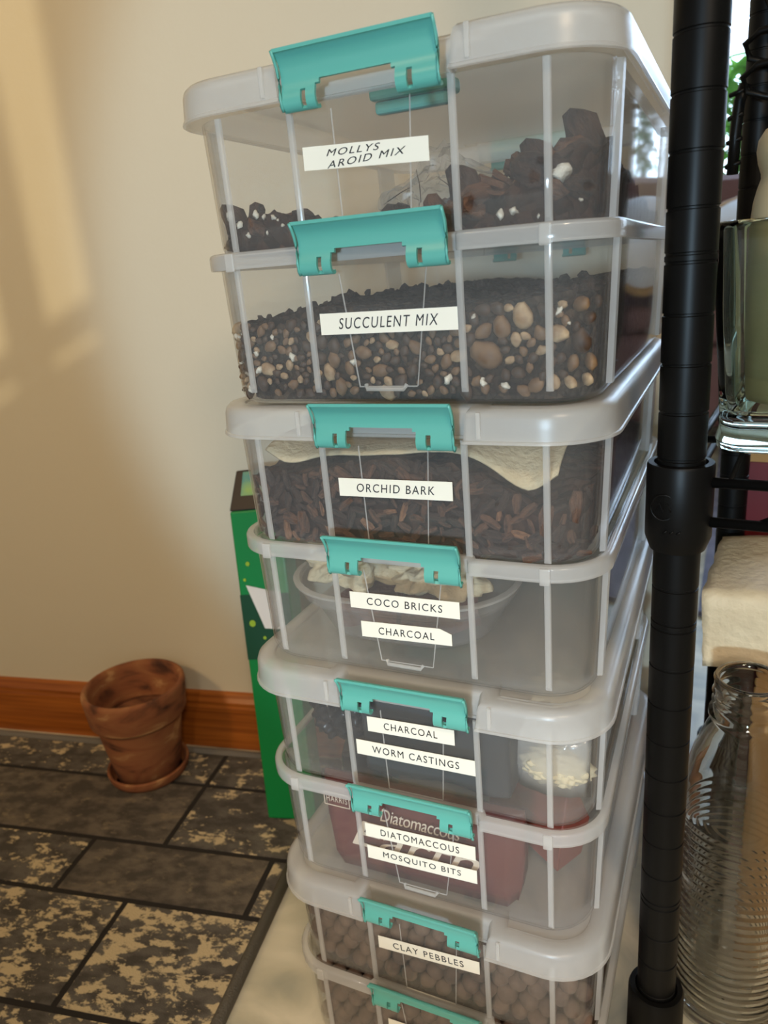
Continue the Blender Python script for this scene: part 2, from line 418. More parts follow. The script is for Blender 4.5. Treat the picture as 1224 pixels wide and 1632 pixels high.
# far window wall
wx0, wx1, wz0, wz1 = -10, 205, 84, 215
bm = bmesh.new()
box(bm, -330, wx0, 318, 330, 0, 244); box(bm, wx1, 260, 318, 330, 0, 244)
box(bm, wx0, wx1, 318, 330, 0, wz0); box(bm, wx0, wx1, 318, 330, wz1, 244)
tag(obj('wall_far', bm, M['wall_far']), kind='structure')
bm = bmesh.new()
box(bm, 260, 272, -404, 330, 0, 244); box(bm, 260, 272, -640, -404, 0, 189.5); box(bm, 260, 272, -437, -421, 189.5, 244)
box(bm, 260, 272, -421, -404, 199, 244); box(bm, 260, 272, -640, -540, 189.5, 244)  # high gaps added to shape the sun patch on the left wall
tag(obj('wall_right', bm, M['wall_far']), kind='structure')
bm = bmesh.new()
for y in (-540, -489, -463, -440): box(bm, 263, 268, y, y + 3, 189.5, 244)
box(bm, 263, 268, -537, -440, 194, 196)
tag(obj('sun_patch_bars', bm, M['frame']), kind='structure')  # unseen bars added to break up the sun patch
bm = bmesh.new(); 
for x0, x1 in ((wx0, wx0 + 4), (wx1 - 4, wx1), (66, 70), (136, 140)): box(bm, x0, x1, 320, 326, wz0, wz1)
box(bm, wx0 + 4, wx1 - 4, 320, 326, wz1 - 4, wz1); box(bm, wx0 + 4, wx1 - 4, 320, 326, wz0, wz0 + 4)
wf = tag(obj('window_1', bm, M['frame']), kind='structure')
bm = bmesh.new(); box(bm, wx0 + 4, wx1 - 4, 322.6, 323.2, wz0 + 4, wz1 - 4)
obj('pane', bm, M['pane'], wf)

# ------------------------------------------------------------------ rug
rug = thing('area_rug', 'grey and cream tile-patterned rug with black lines lying along the baseboard', 'rug')
rug.location = Vector((N.x * WD, N.y * WD, 0)) * S; rug.rotation_euler = (0, 0, ang)
RX = -18.6               # right end (s)
bm = bmesh.new(); box(bm, -190, RX - .9, -150, -1.6, 0.02, 0.62)
obj('rug_backing', bm, M['rug_line'], rug)
rows = [(2.6, 8.7, [-34.8, -12], ['rug_light', 'rug_light'], -71),
        (8.7, 19.2, [-34.8, -12], ['rug_plain', 'rug_light'], -73),
        (19.2, 27.0, [-65.7, -43.6, -21.5], ['rug_mid', 'rug_plain', 'rug_light'], -65.7),
        (27.0, 39.2, [-57.5, -34.7], ['rug_heavy', 'rug_heavy'], -57.5),
        (39.2, 50, [-66, -44], ['rug_mid', 'rug_heavy'], -66),
        (50, 61, [-56, -33], ['rug_heavy', 'rug_mid'], -56),
        (61, 72, [-66, -44], ['rug_mid', 'rug_heavy'], -66)]
mats = ['rug_plain', 'rug_light', 'rug_mid', 'rug_heavy']
bm = bmesh.new()
G = .32
for d0, d1, cuts, kinds, lft in rows:
    xs = [-190, lft - 40, lft] + [c for c in cuts if c > lft + 1] if cuts[0] > lft else [-190, lft - 40] + cuts
    xs = [x for x in xs if x < RX - 2.2] + [RX - 1.2]
    for k in range(len(xs) - 1):
        kk = kinds[(k - 1) % len(kinds)] if k >= 1 else kinds[0]
        if d1 == 8.7: kk = 'rug_light'
        if d0 == 8.7: kk = 'rug_plain' if xs[k] < -36 else 'rug_light'
        if d0 == 19.2: kk = 'rug_mid' if xs[k] < -44 else ('rug_plain' if xs[k] < -22 else 'rug_light')
        box(bm, xs[k] + G, xs[k + 1] - G * (k < len(xs) - 2), -d1 + G, -d0 - G * (d0 > 3), .62, .72, mats.index(kk))
obj('pile', bm, [M[k] for k in mats], rug)
bm = bmesh.new()
tube(bm, [(RX - .7, -150, .5), (RX - .7, -1.8, .5)], .62, 10)
tube(bm, [(-190, -1.9, .5), (RX - .7, -1.9, .5)], .6, 10)
obj('binding', bm, M['rug_edge'], rug, smooth=True)

# ------------------------------------------------------------------ storage tubs
D = 34.0
RIBX = (4.508, 9.07); KY = 0.0275
HP = 17.8
TUB = {}                  # (unit, tier) -> matrix of the unit frame
UX = (0.0, -0.2892, -0.2266, -0.1048); UY = (0.0, 0.3816, 0.1204, -0.0919); UYAW = (0.0, 0.0092, 0.0204, 0.0099)
ZT = ((0.2, -7.22), (-6.9, -15.72))      # body top / bottom of the two tiers
RZ = ((0.15, -6.85), (-7.72, -14.94))    # rib top / bottom

def face_y(tier, z): return 0.17 + KY * max(0.0, RZ[tier][0] - z)

def body_mesh(tier):
    zt, zb = ZT[tier]; bm = bmesh.new(); loops = []
    for z in (zt, (zt * 2 + zb) / 3, (zt + 2 * zb) / 3, zb + .7):
        y = face_y(tier, z); loops.append([(x, yy, z) for x, yy in rrect(11.75 - .035 * (zt - z), y, D - y, 3.1, 12)])
    y = face_y(tier, zb); hw = 11.75 - .035 * (zt - zb)
    for k, (ins, dz) in enumerate(((.08, .42), (.28, .14), (.62, 0.0))):
        loops.append([(x, yy, zb + dz) for x, yy in rrect(hw - ins, y + ins, D - y - ins, 3.1 - ins, 12)])
    rows_ = loft(bm, loops)
    bm.faces.new(rows_[-1][::-1])
    return bm

def rib_mesh(x, tier, side=None):
    z1, z0 = RZ[tier]; bm = bmesh.new(); w = .2
    loops = []
    for z in (z1, z0 + .25, z0):
        y = face_y(tier, z); d = .17 if z > z0 + .1 else .05
        if side is None: pts = [(x - w, y), (x - w * .8, y - d * .8), (x - w * .35, y - d), (x + w * .35, y - d), (x + w * .8, y - d * .8), (x + w, y)]
        else:
            hx = 11.75 - .035 * (ZT[tier][0] - z); s_ = side
            pts = [(s_ * hx, x - w), (s_ * (hx + d * .8), x - w * .8), (s_ * (hx + d), x - w * .35), (s_ * (hx + d), x + w * .35), (s_ * (hx + d * .8), x + w * .8), (s_ * hx, x + w)]
        loops.append([(a, b, z) for a, b in pts])
    loft(bm, loops, True, True)
    return bm

def side_pillar(tier, side, yc, w):
    z1, z0 = RZ[tier]; bm = bmesh.new(); loops = []
    for z in (z1, z0):
        hx = 11.75 - .035 * (ZT[tier][0] - z)
        pts = [(side * (hx - .02), yc - w), (side * (hx + .28), yc - w + .12), (side * (hx + .34), yc), (side * (hx + .28), yc + w - .12), (side * (hx - .02), yc + w)]
        loops.append([(a, b, z) for a, b in pts])
    loft(bm, loops, True, True)
    return bm

def lid_mesh():
    bm = bmesh.new()
    base = rrect_notch(12.55, -.95, D + .95, 3.9, -4.45, 4.8, 1.35, n=9)
    loops = []
    for ins, z in ((-.06, .18), (-.02, .32), (.06, .36), (.10, .9), (.14, 1.5), (.24, 1.82), (.45, 2.0), (.8, 2.06), (1.3, 2.06), (1.45, 2.0), (1.5, 1.86)):
        loops.append([(x, y, z) for x, y in offset_poly(base, ins)])
    r_ = loft(bm, loops)
    bm.faces.new(r_[-1])
    return bm

def rim_mesh():
    bm = bmesh.new()
    base = rrect_notch(12.3, -.42, D + .42, 3.6, -4.55, 4.65, .50, n=9)
    loops = []
    for ins, z in ((.12, -7.74), (.02, -7.74), (0, -7.6), (0, -7.0), (.06, -6.86), (.2, -6.8), (.5, -6.82), (.56, -6.95)):
        loops.append([(x, y, z) for x, y in offset_poly(base, ins)])
    loft(bm, loops)
    return bm

def latch_mesh():
    """curved teal clip: flared top lip, concave face, two hooked legs with slots"""
    bm = bmesh.new()
    prof = [(-1.72, 1.28), (-1.52, 1.26), (-1.30, 1.02), (-1.08, .66), (-.98, .25), (-.97, -.10), (-1.03, -.40), (-1.10, -.62), (-1.14, -.85), (-1.10, -1.08), (-.98, -1.24), (-.80, -1.30), (-.62, -1.22)]
    fine = []
    for i in range(len(prof) - 1):
        p0_, p1_, p2_, p3_ = (Vector(prof[max(i - 1, 0)]), Vector(prof[i]), Vector(prof[i + 1]), Vector(prof[min(i + 2, len(prof) - 1)]))
        for q in range(3):
            t_ = q / 3
            fine.append(tuple(.5 * ((2 * p1_) + (p2_ - p0_) * t_ + (2 * p0_ - 5 * p1_ + 4 * p2_ - p3_) * t_ * t_ + (3 * p1_ - p0_ - 3 * p2_ + p3_) * t_ ** 3)))
    prof = fine + [prof[-1]]
    xs = [-4.08, -3.9, -3.35, -2.98, -2.68, -2.15, -1.92, -1.0, 0, 1.0, 1.98, 2.2, 2.78, 3.08, 3.6, 4.15, 4.38]
    g = [[bm.verts.new((x, y, z)) for x in xs] for y, z in prof]
    for i in range(len(prof) - 1):
        for k in range(len(xs) - 1):
            xm = (xs[k] + xs[k + 1]) / 2; zm = prof[i][1]
            cut = (-1.92 < xm < 1.98 and i >= 15) or (-2.15 < xm < 2.2 and i >= 17 and -2.15 < xm < 2.2)
            slot = (-2.98 < xm < -2.68 or 2.78 < xm < 3.08) and 19 <= i <= 29
            if not cut and not slot:
                bm.faces.new((g[i][k], g[i + 1][k], g[i + 1][k + 1], g[i][k + 1]))
    return bm

def flange_mesh(side):
    """the raised border at each end of the clip"""
    bm = bmesh.new()
    pts = [(-1.74, 1.30), (-1.54, 1.0), (-1.34, .6), (-1.24, .2), (-1.22, -.2), (-1.26, -.7), (-1.22, -1.1), (-1.05, -1.32)]
    x = -4.1 if side < 0 else 4.4
    tube(bm, [(x, y, z) for y, z in pts], .09, 8)
    return bm

def text_mesh(txt, x0, x1, zc, h, y, shear=0.0, parent=None, mat=None, name='lettering', rot=0.0, space=1.22, thick=.012):
    cu = bpy.data.curves.new(name, 'FONT'); cu.body = txt; cu.shear = shear; cu.space_character = space; cu.extrude = 0.0
    cu.resolution_u = 4; cu.offset = 0.0
    to = bpy.data.objects.new(name, cu); col.objects.link(to)
    dg = bpy.context.evaluated_depsgraph_get()
    me = bpy.data.meshes.new_from_object(to.evaluated_get(dg)); bpy.data.objects.remove(to); bpy.data.curves.remove(cu)
    vx = [v.co.x for v in me.vertices]; vy = [v.co.y for v in me.vertices]
    a, b, c, d = min(vx), max(vx), min(vy), max(vy)
    bm = bmesh.new(); bm.from_mesh(me); bpy.data.meshes.remove(me)
    xm, zm = (x0 + x1) / 2, zc
    for v in bm.verts:
        X = x0 + (v.co.x - a) / (b - a) * (x1 - x0) - xm; Z = ((v.co.y - c) / (d - c) - .5) * h
        v.co = (xm + X * math.cos(rot) - Z * math.sin(rot), y, zm + X * math.sin(rot) + Z * math.cos(rot))
    r = bmesh.ops.extrude_face_region(bm, geom=bm.faces[:])
    for v in r['geom']:
        if isinstance(v, bmesh.types.BMVert): v.co.y -= thick
    return obj(name, bm, mat or M['ink'], parent)

LABELS = {
 (0, 0): [((-3.90, 3.23, -2.68, 1.14, -.05), [('MOLLYS', -2.5, .62, -2.42, .33), ('AROID MIX', -2.52, 2.02, -2.86, .34)], .35)],
 (0, 1): [((-3.85, 4.35, -11.06, 1.17, 0.0), [('SUCCULENT MIX', -2.68, 3.28, -11.06, .60)], .22)],
 (1, 0): [((-3.57, 3.73, -2.89, 1.13, .008), [('ORCHID BARK', -2.36, 2.62, -2.89, .52)], .12)],
 (1, 1): [((-3.55, 3.81, -10.36, 1.11, .012), [('COCO BRICKS', -2.37, 2.7, -10.36, .50)], .08), ((-2.95, 3.2, -12.33, 1.09, .03), [('CHARCOAL', -1.74, 2.05, -12.36, .50)], .08)],
 (2, 0): [((-3.04, 3.08, -1.43, 1.13, .02), [('CHARCOAL', -1.84, 1.92, -1.42, .52)], .04), ((-4.05, 4.37, -3.47, 1.15, .011), [('WORM CASTINGS', -2.87, 3.28, -3.47, .54)], .04)],
 (2, 1): [((-4.0, 4.12, -10.28, 1.12, .025), [('DIATOMACCOUS', -2.82, 2.98, -10.28, .54)], .02), ((-4.02, 4.14, -12.27, 1.1, .022), [('MOSQUITO BITS', -2.8, 3.0, -12.27, .54)], .02)],
 (3, 0): [((-3.87, 4.0, -2.35, 1.12, .065), [('CLAY PEBBLES', -2.68, 2.82, -2.36, .54)], .0)],
 (3, 1): [((-3.7, 4.0, -10.7, 1.1, .04), [], 0)],
}
NAMES = {
 (0, 0): 'clear tub with frosted lid on top of the stack, strip reading MOLLYS AROID MIX',
 (0, 1): 'clear tub of gravelly soil, strip reading SUCCULENT MIX, second from top',
 (1, 0): 'clear lidded tub full of bark chips, strip reading ORCHID BARK',
 (1, 1): 'clear tub with two strips reading COCO BRICKS and CHARCOAL',
 (2, 0): 'clear lidded tub with strips reading CHARCOAL and WORM CASTINGS',
 (2, 1): 'clear tub holding maroon packs, strips reading DIATOMACCOUS and MOSQUITO BITS',
 (3, 0): 'clear lidded tub of brown balls, strip reading CLAY PEBBLES, near the bottom',
 (3, 1): 'lowest clear tub of the stack, standing on the floor under the CLAY PEBBLES tub',
}
SHARED = {}
def shared(name, key, build, mat, parent, **k):
    """parts that repeat share one mesh"""
    if key not in SHARED:
        SHARED[key] = obj(name, build(), mat, parent, **k); return SHARED[key]
    c = SHARED[key].copy(); c.name = name; col.objects.link(c); c.parent = parent
    return c

def unit_matrix(u):
    return Matrix.Translation(Vector((UX[u], UY[u], -HP * u + FZ)) * S) @ Matrix.Rotation(UYAW[u], 4, 'Z')

for u in range(4):
    for tier in range(2):
        zb = ZT[tier][1]
        base = unit_matrix(u) @ Matrix.Translation(Vector((0, 0, zb)) * S)
        tub = thing('storage_tub', NAMES[(u, tier)], 'storage tub', group='stacked storage tubs')
        tub.matrix_world = base
        pos = Vector((0, 0, -zb)) * S        # parts are modelled in the unit frame
        made = []
        made.append(shared('tub_body', ('body', tier), lambda: body_mesh(tier), M['tub'], tub, solid=.13, offset=-1.0, crease=35))
        for x in (-RIBX[1], -RIBX[0], RIBX[0], RIBX[1]):
            made.append(shared('rib', ('rib', tier, x), lambda: rib_mesh(x, tier), M['rib'], tub))
        for s_ in (-1, 1):
            for yc in (3.3, D - 5.5):
                made.append(shared('rib', ('srib', tier, s_, yc), lambda: side_pillar(tier, s_, yc, .45 if yc < 10 else 1.5), M['rib'], tub))
        # pressed guide panel on the front, with its small foot tab
        def guide():
            bm = bmesh.new(); z1 = RZ[tier][0] - .5; z0 = -14.62 if tier else -6.6
            a1, a0 = (2.75, 1.78) if tier else (2.35, 1.95)
            for (xa, za), (xb, zb_) in (((-a1 + .3, z1), (-a0, z0)), ((a1, z1), (a0, z0)), ((-a0, z0), (a0, z0))):
                loops = []
                for x, z in ((xa, za), (xb, zb_)):
                    y = face_y(tier, z)
                    loops.append([(x - .045, y, z - .04), (x, y - .05, z), (x + .045, y, z + .04)])
                loft(bm, loops, True, True)
            if tier:
                y = face_y(1, -14.7)
                tube(bm, [(-1.35, y - .05, -14.5), (-1.25, y - .2, -14.72), (1.0, y - .2, -14.74), (1.15, y - .05, -14.5)], .13, 8)
            return bm
        made.append(shared('guide_panel', ('guide', tier), guide, M['rib'], tub))
        if tier == 0:
            made.append(shared('lid', ('lid',), lid_mesh, M['lid'], tub, solid=.16, offset=-1.0, crease=38))
            for x in (-5.35, 5.7):
                def lrib():
                    bm = bmesh.new(); box(bm, x - .13, x + .13, -1.0, -.8, .45, 1.9); return bm
                made.append(shared('lid_rib', ('lrib', x), lrib, M['rib'], tub, bevel=.05))
            def mount():
                bm = bmesh.new(); box(bm, -2.6, 2.3, 6.0, 8.2, .9, 1.7); box(bm, -2.4, 2.1, 6.3, 7.0, .2, .9)
                return bm
            made.append(shared('handle_mount', ('mount',), mount, M['teal'], tub, bevel=.2))
            lz = 0.95
        else:
            made.append(shared('rim', ('rim',), rim_mesh, M['rim'], tub, solid=.12, offset=-1.0, crease=50))
            for x in (-RIBX[1], RIBX[1]):
                def tab():
                    bm = bmesh.new(); box(bm, x - .3, x + .3, -.56, -.36, -7.86, -6.86); return bm
                made.append(shared('rim_tab', ('tab', x), tab, M['rim'], tub, bevel=.06))
            lz = -7.02
        for back in (False, True):
            key = ('latch', tier, back)
            o = shared('latch', key, latch_mesh, M['teal'], tub, solid=.17, offset=0, crease=40)
            z_ = lz + {0: 0, 1: .18, 2: .42, 3: .75}[u] * (1 if tier == 0 else .9) * (0 if back else 1)
            if not back:
                o.location = pos + Vector((0, 0, z_)) * S
            else:
                o.location = pos + Vector((.3, D, z_)) * S; o.rotation_euler = (0, 0, math.pi)
            for sd in (-1, 1):
                shared('latch_flange', ('fl', sd), lambda: flange_mesh(sd), M['teal'], o, smooth=True).location = (0, 0, 0)
        for o in made: o.location = pos
        for (x0, x1, zc, h, tilt), lines, shear in LABELS[(u, tier)]:
            bm = bmesh.new(); yy = face_y(tier, zc)
            n = 8
            loops = []
            for k in range(n + 1):
                x = x0 + (x1 - x0) * k / n; dz = (x - (x0 + x1) / 2) * math.sin(tilt)
                cut = .3 * h if (lines and lines[0][0] == 'CHARCOAL' and u == 1 and k == n) else 0
                ys = yy - .10
                loops.append([(x, ys, zc - h / 2 + dz), (x, ys - .03, zc - h / 2 + dz), (x, ys - .03, zc + h / 2 + dz - cut), (x, ys, zc + h / 2 + dz - cut)])
            loft(bm, loops, True, True)
            lb = obj('label_strip', bm, M['strip'], tub); lb.location = pos
            lb['label'] = 'white printed label strip' + (' reading ' + ' '.join(l[0] for l in lines) if lines else '')
            for txt, a, b, z, hh in lines:
                dz = ((a + b) / 2 - (x0 + x1) / 2) * math.sin(tilt)
                text_mesh(txt, a, b, z + dz * (1 if len(lines) == 1 else .6), hh, yy - .132, shear, lb, rot=tilt if len(lines) == 1 else -.02 + .06 * (txt == 'AROID MIX'))
        TUB[(u, tier)] = tub

# ------------------------------------------------------------------ what the tubs hold
def bed(name, u, tier, hfun, mat, label, cat, seed, rough=.25, x0=-11.1, x1=11.1, y0=.75, y1=D - .8, nx=56, ny=70):
    bm = bmesh.new(); zb = ZT[tier][1] + .22
    def P(x, y, z): return (x, y, z)
    top = []
    for j in range(ny + 1):
        row = []
        for i in range(nx + 1):
            x = x0 + (x1 - x0) * i / nx; y = y0 + (y1 - y0) * j / ny
            # round the corners like the tub
            cx = max(abs(x) - (11.1 - 2.6), 0); cyf = max((y0 + 2.6) - y, y - (y1 - 2.6), 0)
            if cx > 0 and cyf > 0:
                L = math.hypot(cx, cyf)
                if L > 2.6:
                    k = 2.6 / L
                    x = math.copysign((11.1 - 2.6) + cx * k, x); y = (y0 + 2.6 - cyf * k) if y < D / 2 else (y1 - 2.6 + cyf * k)
            z = hfun(x, y) + rough * noise.noise(Vector((x * 1.3, y * 1.3, seed))) * 2 + rough * .8 * noise.noise(Vector((x * 3.1, y * 3.1, seed + 5)))
            row.append(bm.verts.new((x, y, max(z, zb + .15))))
        top.append(row)
    for j in range(ny):
        for i in range(nx):
            bm.faces.new((top[j][i], top[j][i + 1], top[j + 1][i + 1], top[j + 1][i]))
    edge = [top[0][i] for i in range(nx + 1)] + [top[j][nx] for j in range(1, ny + 1)] + [top[ny][i] for i in range(nx - 1, -1, -1)] + [top[j][0] for j in range(ny - 1, 0, -1)]
    lv = 9; prev = edge
    for l in range(1, lv + 1):
        cur = []
        for k, v in enumerate(edge):
            t_ = l / lv; z = v.co.z + (zb - v.co.z) * t_
            inset = 1 - (.012 * (noise.noise(Vector((v.co.x * 1.7, v.co.y * 1.7 + z * 1.7, seed))) + .6)) - .025 * t_
            cur.append(bm.verts.new((v.co.x * inset, D / 2 + (v.co.y - D / 2) * inset, z)))
        for k in range(len(edge)):
            j = (k + 1) % len(edge); bm.faces.new((prev[k], cur[k], cur[j], prev[j]))
        prev = cur
    bm.faces.new(prev)
    o = obj(name, bm, mat, smooth=False)
    o.matrix_world = unit_matrix(u)
    return tag(o, label, cat, kind='stuff')

def lump_mesh(seed, sx, sy, sz, sub=2, amp=.25, cut=0):
    bm = bmesh.new(); bmesh.ops.create_icosphere(bm, subdivisions=sub, radius=1)
    for v in bm.verts:
        p = v.co.copy(); k = 1 + amp * noise.noise(p * 1.1 + Vector((seed * 3.1, seed, 0))) + amp * .4 * noise.noise(p * 2.7 + Vector((0, seed * 1.7, seed)))
        v.co = Vector((p.x * sx * k, p.y * sy * k, p.z * sz * k))
    return bm
def chip_mesh(seed):
    r_ = random.Random(seed); bm = bmesh.new()
    L = 1; W = .35 + .3 * r_.random(); T = .10 + .12 * r_.random(); n = 7
    lo = []
    for k in range(4):
        x = -L + 2 * L * k / 3; w = W * (.35 + .65 * math.sin(math.pi * (k + .6) / 4.2)) * (.8 + .4 * r_.random()); bend = .16 * math.sin(k + seed)
        lo.append([(x + .15 * (r_.random() - .5), w * math.cos(2 * math.pi * q / n) * (.85 + .3 * r_.random()), bend + T * math.sin(2 * math.pi * q / n) * (.7 + .6 * r_.random())) for q in range(n)])
    loft(bm, lo, True, True)
    return bm
PROTO = {}
def proto(key, build, mat):
    if key not in PROTO:
        bm = build(); me = bpy.data.meshes.new(key[0])
        bmesh.ops.recalc_face_normals(bm, faces=bm.faces); bm.to_mesh(me); bm.free(); me.transform(Matrix.Scale(S, 4)); me.materials.append(mat)
        if key[0] in ('pebble', 'clay_ball', 'perlite_lump'):
            for p in me.polygons: p.use_smooth = True
        PROTO[key] = me
    return PROTO[key]
def put(name, me, u, p, rot, s_, label, cat, group):
    o = bpy.data.objects.new(name, me); col.objects.link(o)
    o.matrix_world = unit_matrix(u) @ Matrix.Translation(Vector(p) * S) @ Euler(rot).to_matrix().to_4x4() @ Matrix.Diagonal((s_, s_, s_, 1))
    return tag(o, label, cat, group)
def front_y(tier, x, z, r):
    """y of a piece lying against the inside of the front wall (rounded corners included)"""
    y = face_y(tier, z) + .22 + r
    hw = 11.45; c = 3.0
    if abs(x) > hw - c:
        q = abs(x) - (hw - c); q = min(q, c - r - .1)
        y += c - math.sqrt(max((c) ** 2 - q ** 2, 0.04))
    return y

# MOLLYS AROID MIX : chunky heaps of bark, perlite and fibre
def sstep(a, b, x):
    t_ = min(max((x - a) / (b - a), 0), 1); return t_ * t_ * (3 - 2 * t_)
def h_aroid(x, y):
    l = 1.25 * math.exp(-((x + 7.6) / 2.6) ** 2) * math.exp(-(y / 9) ** 2)
    r_ = 2.6 * sstep(3.5, 10.5, x) * math.exp(-((y - 6) / 14) ** 2)
    c = 1.0 * math.exp(-((x - .8) / 3.0) ** 2) * math.exp(-((y - 9) / 6) ** 2)
    return -6.45 + .35 + l + r_ + c
bed('bark_mix', 0, 0, h_aroid, M['soil_bark'], 'loose dark bark and fibre mix heaped in the topmost tub', 'potting mix', 3.3, .3)
def frac(k): return ((k * 0.6180339) % 1)
g_ar = 'bark chunks in the topmost tub'
k = 0
rr = random.Random(11)
while k < 78:
    x = rr.uniform(-10.7, 10.9)
    dens = .45 + .9 * math.exp(-((x + 8) / 3) ** 2) + 1.2 * sstep(4, 9, x)
    if rr.random() > dens / 1.8: continue
    y = .6 + rr.random() ** 1.6 * 14
    top = h_aroid(x, y); z = rr.uniform(-6.5, top + .35) if y < 2.5 else top + .15
    sz = rr.uniform(.55, 1.15) if x < 3 else rr.uniform(.7, 1.55)
    y = max(y, front_y(0, x, z, sz * .62)); x = max(min(x, 10.9 - sz * .5), -10.7 + sz * .5); z = max(z, -6.85 + sz * .45)
    mi = rr.choice(['bark1', 'bark1', 'bark2', 'bark1', 'bark2'])
    sd = rr.randrange(6)
    put('bark_chunk', proto(('bark_chunk', mi, sd), lambda: lump_mesh(sd + 20, .95, .62, .6, 2, .45), M[mi]), 0, (x, y, z), (rr.uniform(-.6, .6), rr.uniform(-.6, .6), rr.uniform(0, 6)), sz, 'dark brown bark chunk among others in the topmost tub', 'bark chunk', g_ar); k += 1
# the larger chunks one can pick out
for x, y, z, sz, mi, lab in ((10.0, 4.6, -2.9, 1.55, 'bark1', 'tall dark bark chunk at the right end of the topmost tub'), (7.9, 4.0, -4.0, 1.5, 'bark1', 'round dark bark chunk left of the tall one in the topmost tub'),
                             (4.3, 2.6, -4.9, 1.5, 'bark1', 'round dark bark chunk just right of the latch rib in the topmost tub'), (-10.3, 2.6, -5.2, 1.35, 'bark1', 'round bark chunk at the left corner of the topmost tub')):
    put('bark_chunk', proto(('bark_chunk', mi, 2), lambda: lump_mesh(22, .95, .62, .6, 2, .45), M[mi]), 0, (x, y, z), (.3, 1.1, .4), sz, lab, 'bark chunk', g_ar)
for k in range(14):
    x = rr.uniform(4, 10.6); y = rr.uniform(1.2, 6); z = h_aroid(x, y) + .35; sd = rr.randrange(5); mi = rr.choice(['bark2', 'bark3', 'bark2'])
    put('bark_sliver', proto(('bark_sliver', mi, sd), lambda: chip_mesh(sd + 40), M[mi]), 0, (x, max(y, front_y(0, x, z, .5)), z), (rr.uniform(-.5, .5), rr.uniform(-.5, .5), rr.uniform(-.7, .7)), rr.uniform(.8, 1.7), 'thin reddish bark sliver on the right heap in the topmost tub', 'bark sliver', 'bark slivers in the topmost tub')
for k, (x, z, sz) in enumerate(((-8.9, -5.3, .20), (-7.6, -4.85, .19), (-7.1, -5.05, .13), (-6.5, -5.1, .15), (-8.3, -5.9, .13), (-5.9, -5.6, .09), (-9.6, -4.8, .22), (-7.0, -5.9, .09), (-7.9, -5.5, .08), (-6.2, -5.3, .07), (6.6, -6.2, .21), (7.25, -6.12, .24), (8.5, -6.5, .10), (10.4, -5.9, .08))):
    sd = k % 4
    put('perlite_lump', proto(('perlite_lump', sd), lambda: lump_mesh(sd + 60, 1.1, .8, .85, 2, .95), M['perlite']), 0, (x, front_y(0, x, z, sz * .6), z), (k, k * 2, k), sz, 'small white perlite lump against the front of the topmost tub', 'perlite', 'perlite lumps in the topmost tub')
put('perlite_lump', proto(('perlite_lump', 1), None, None), 0, (9.4, front_y(0, 9.4, -4.6, .5), -4.55), (0, .3, 0), .40, 'large white perlite lump on the right heap in the topmost tub', 'perlite', 'perlite lumps in the topmost tub')
for k, (x, y, z, a) in enumerate(((5.6, 6, -3.6, 1.1), (7.0, 5, -3.5, .5), (-1, 6, -4.2, .4), (1.6, 7, -4.0, 2.4), (.2, 6, -3.9, 1.7), (2.6, 6, -4.4, .9))):
    bm = bmesh.new(); tube(bm, [(-.9 * math.cos(a), 0, -.9 * math.sin(a)), (.05, .1, .08), (.9 * math.cos(a), .1, .9 * math.sin(a))], [.10, .13, .04] if k < 1 else [.03, .03, .012], 6)
    o = obj('fibre_strand', bm, M['bark1']); o.matrix_world = unit_matrix(0) @ Matrix.Translation(Vector((x, y, z)) * S)
    tag(o, 'dark stick standing out of the heap in the topmost tub' if k == 0 else 'thin dark root fibre sticking up in the topmost tub', 'fibre', 'fibres in the topmost tub')
# crumpled clear bag in the middle
bm = lump_mesh(77, 3.1, 2.6, 2.2, 4, .5)
for v in bm.verts:
    p = v.co; v.co = p + Vector((noise.noise(p * 1.9), noise.noise(p * 1.9 + Vector((9, 0, 0))), noise.noise(p * 1.9 + Vector((0, 7, 0))))) * .55
    if v.co.z < -1.2: v.co.z = -1.2
    if v.co.z > 1.2: v.co.x *= .55; v.co.z *= 1.25
o = obj('plastic_bag', bm, M['film'], smooth=False); o.matrix_world = unit_matrix(0) @ Matrix.Translation(Vector((.6, 8.2, -4.6)) * S)
tag(o, 'crumpled clear plastic bag lying on the bark in the topmost tub', 'plastic bag')

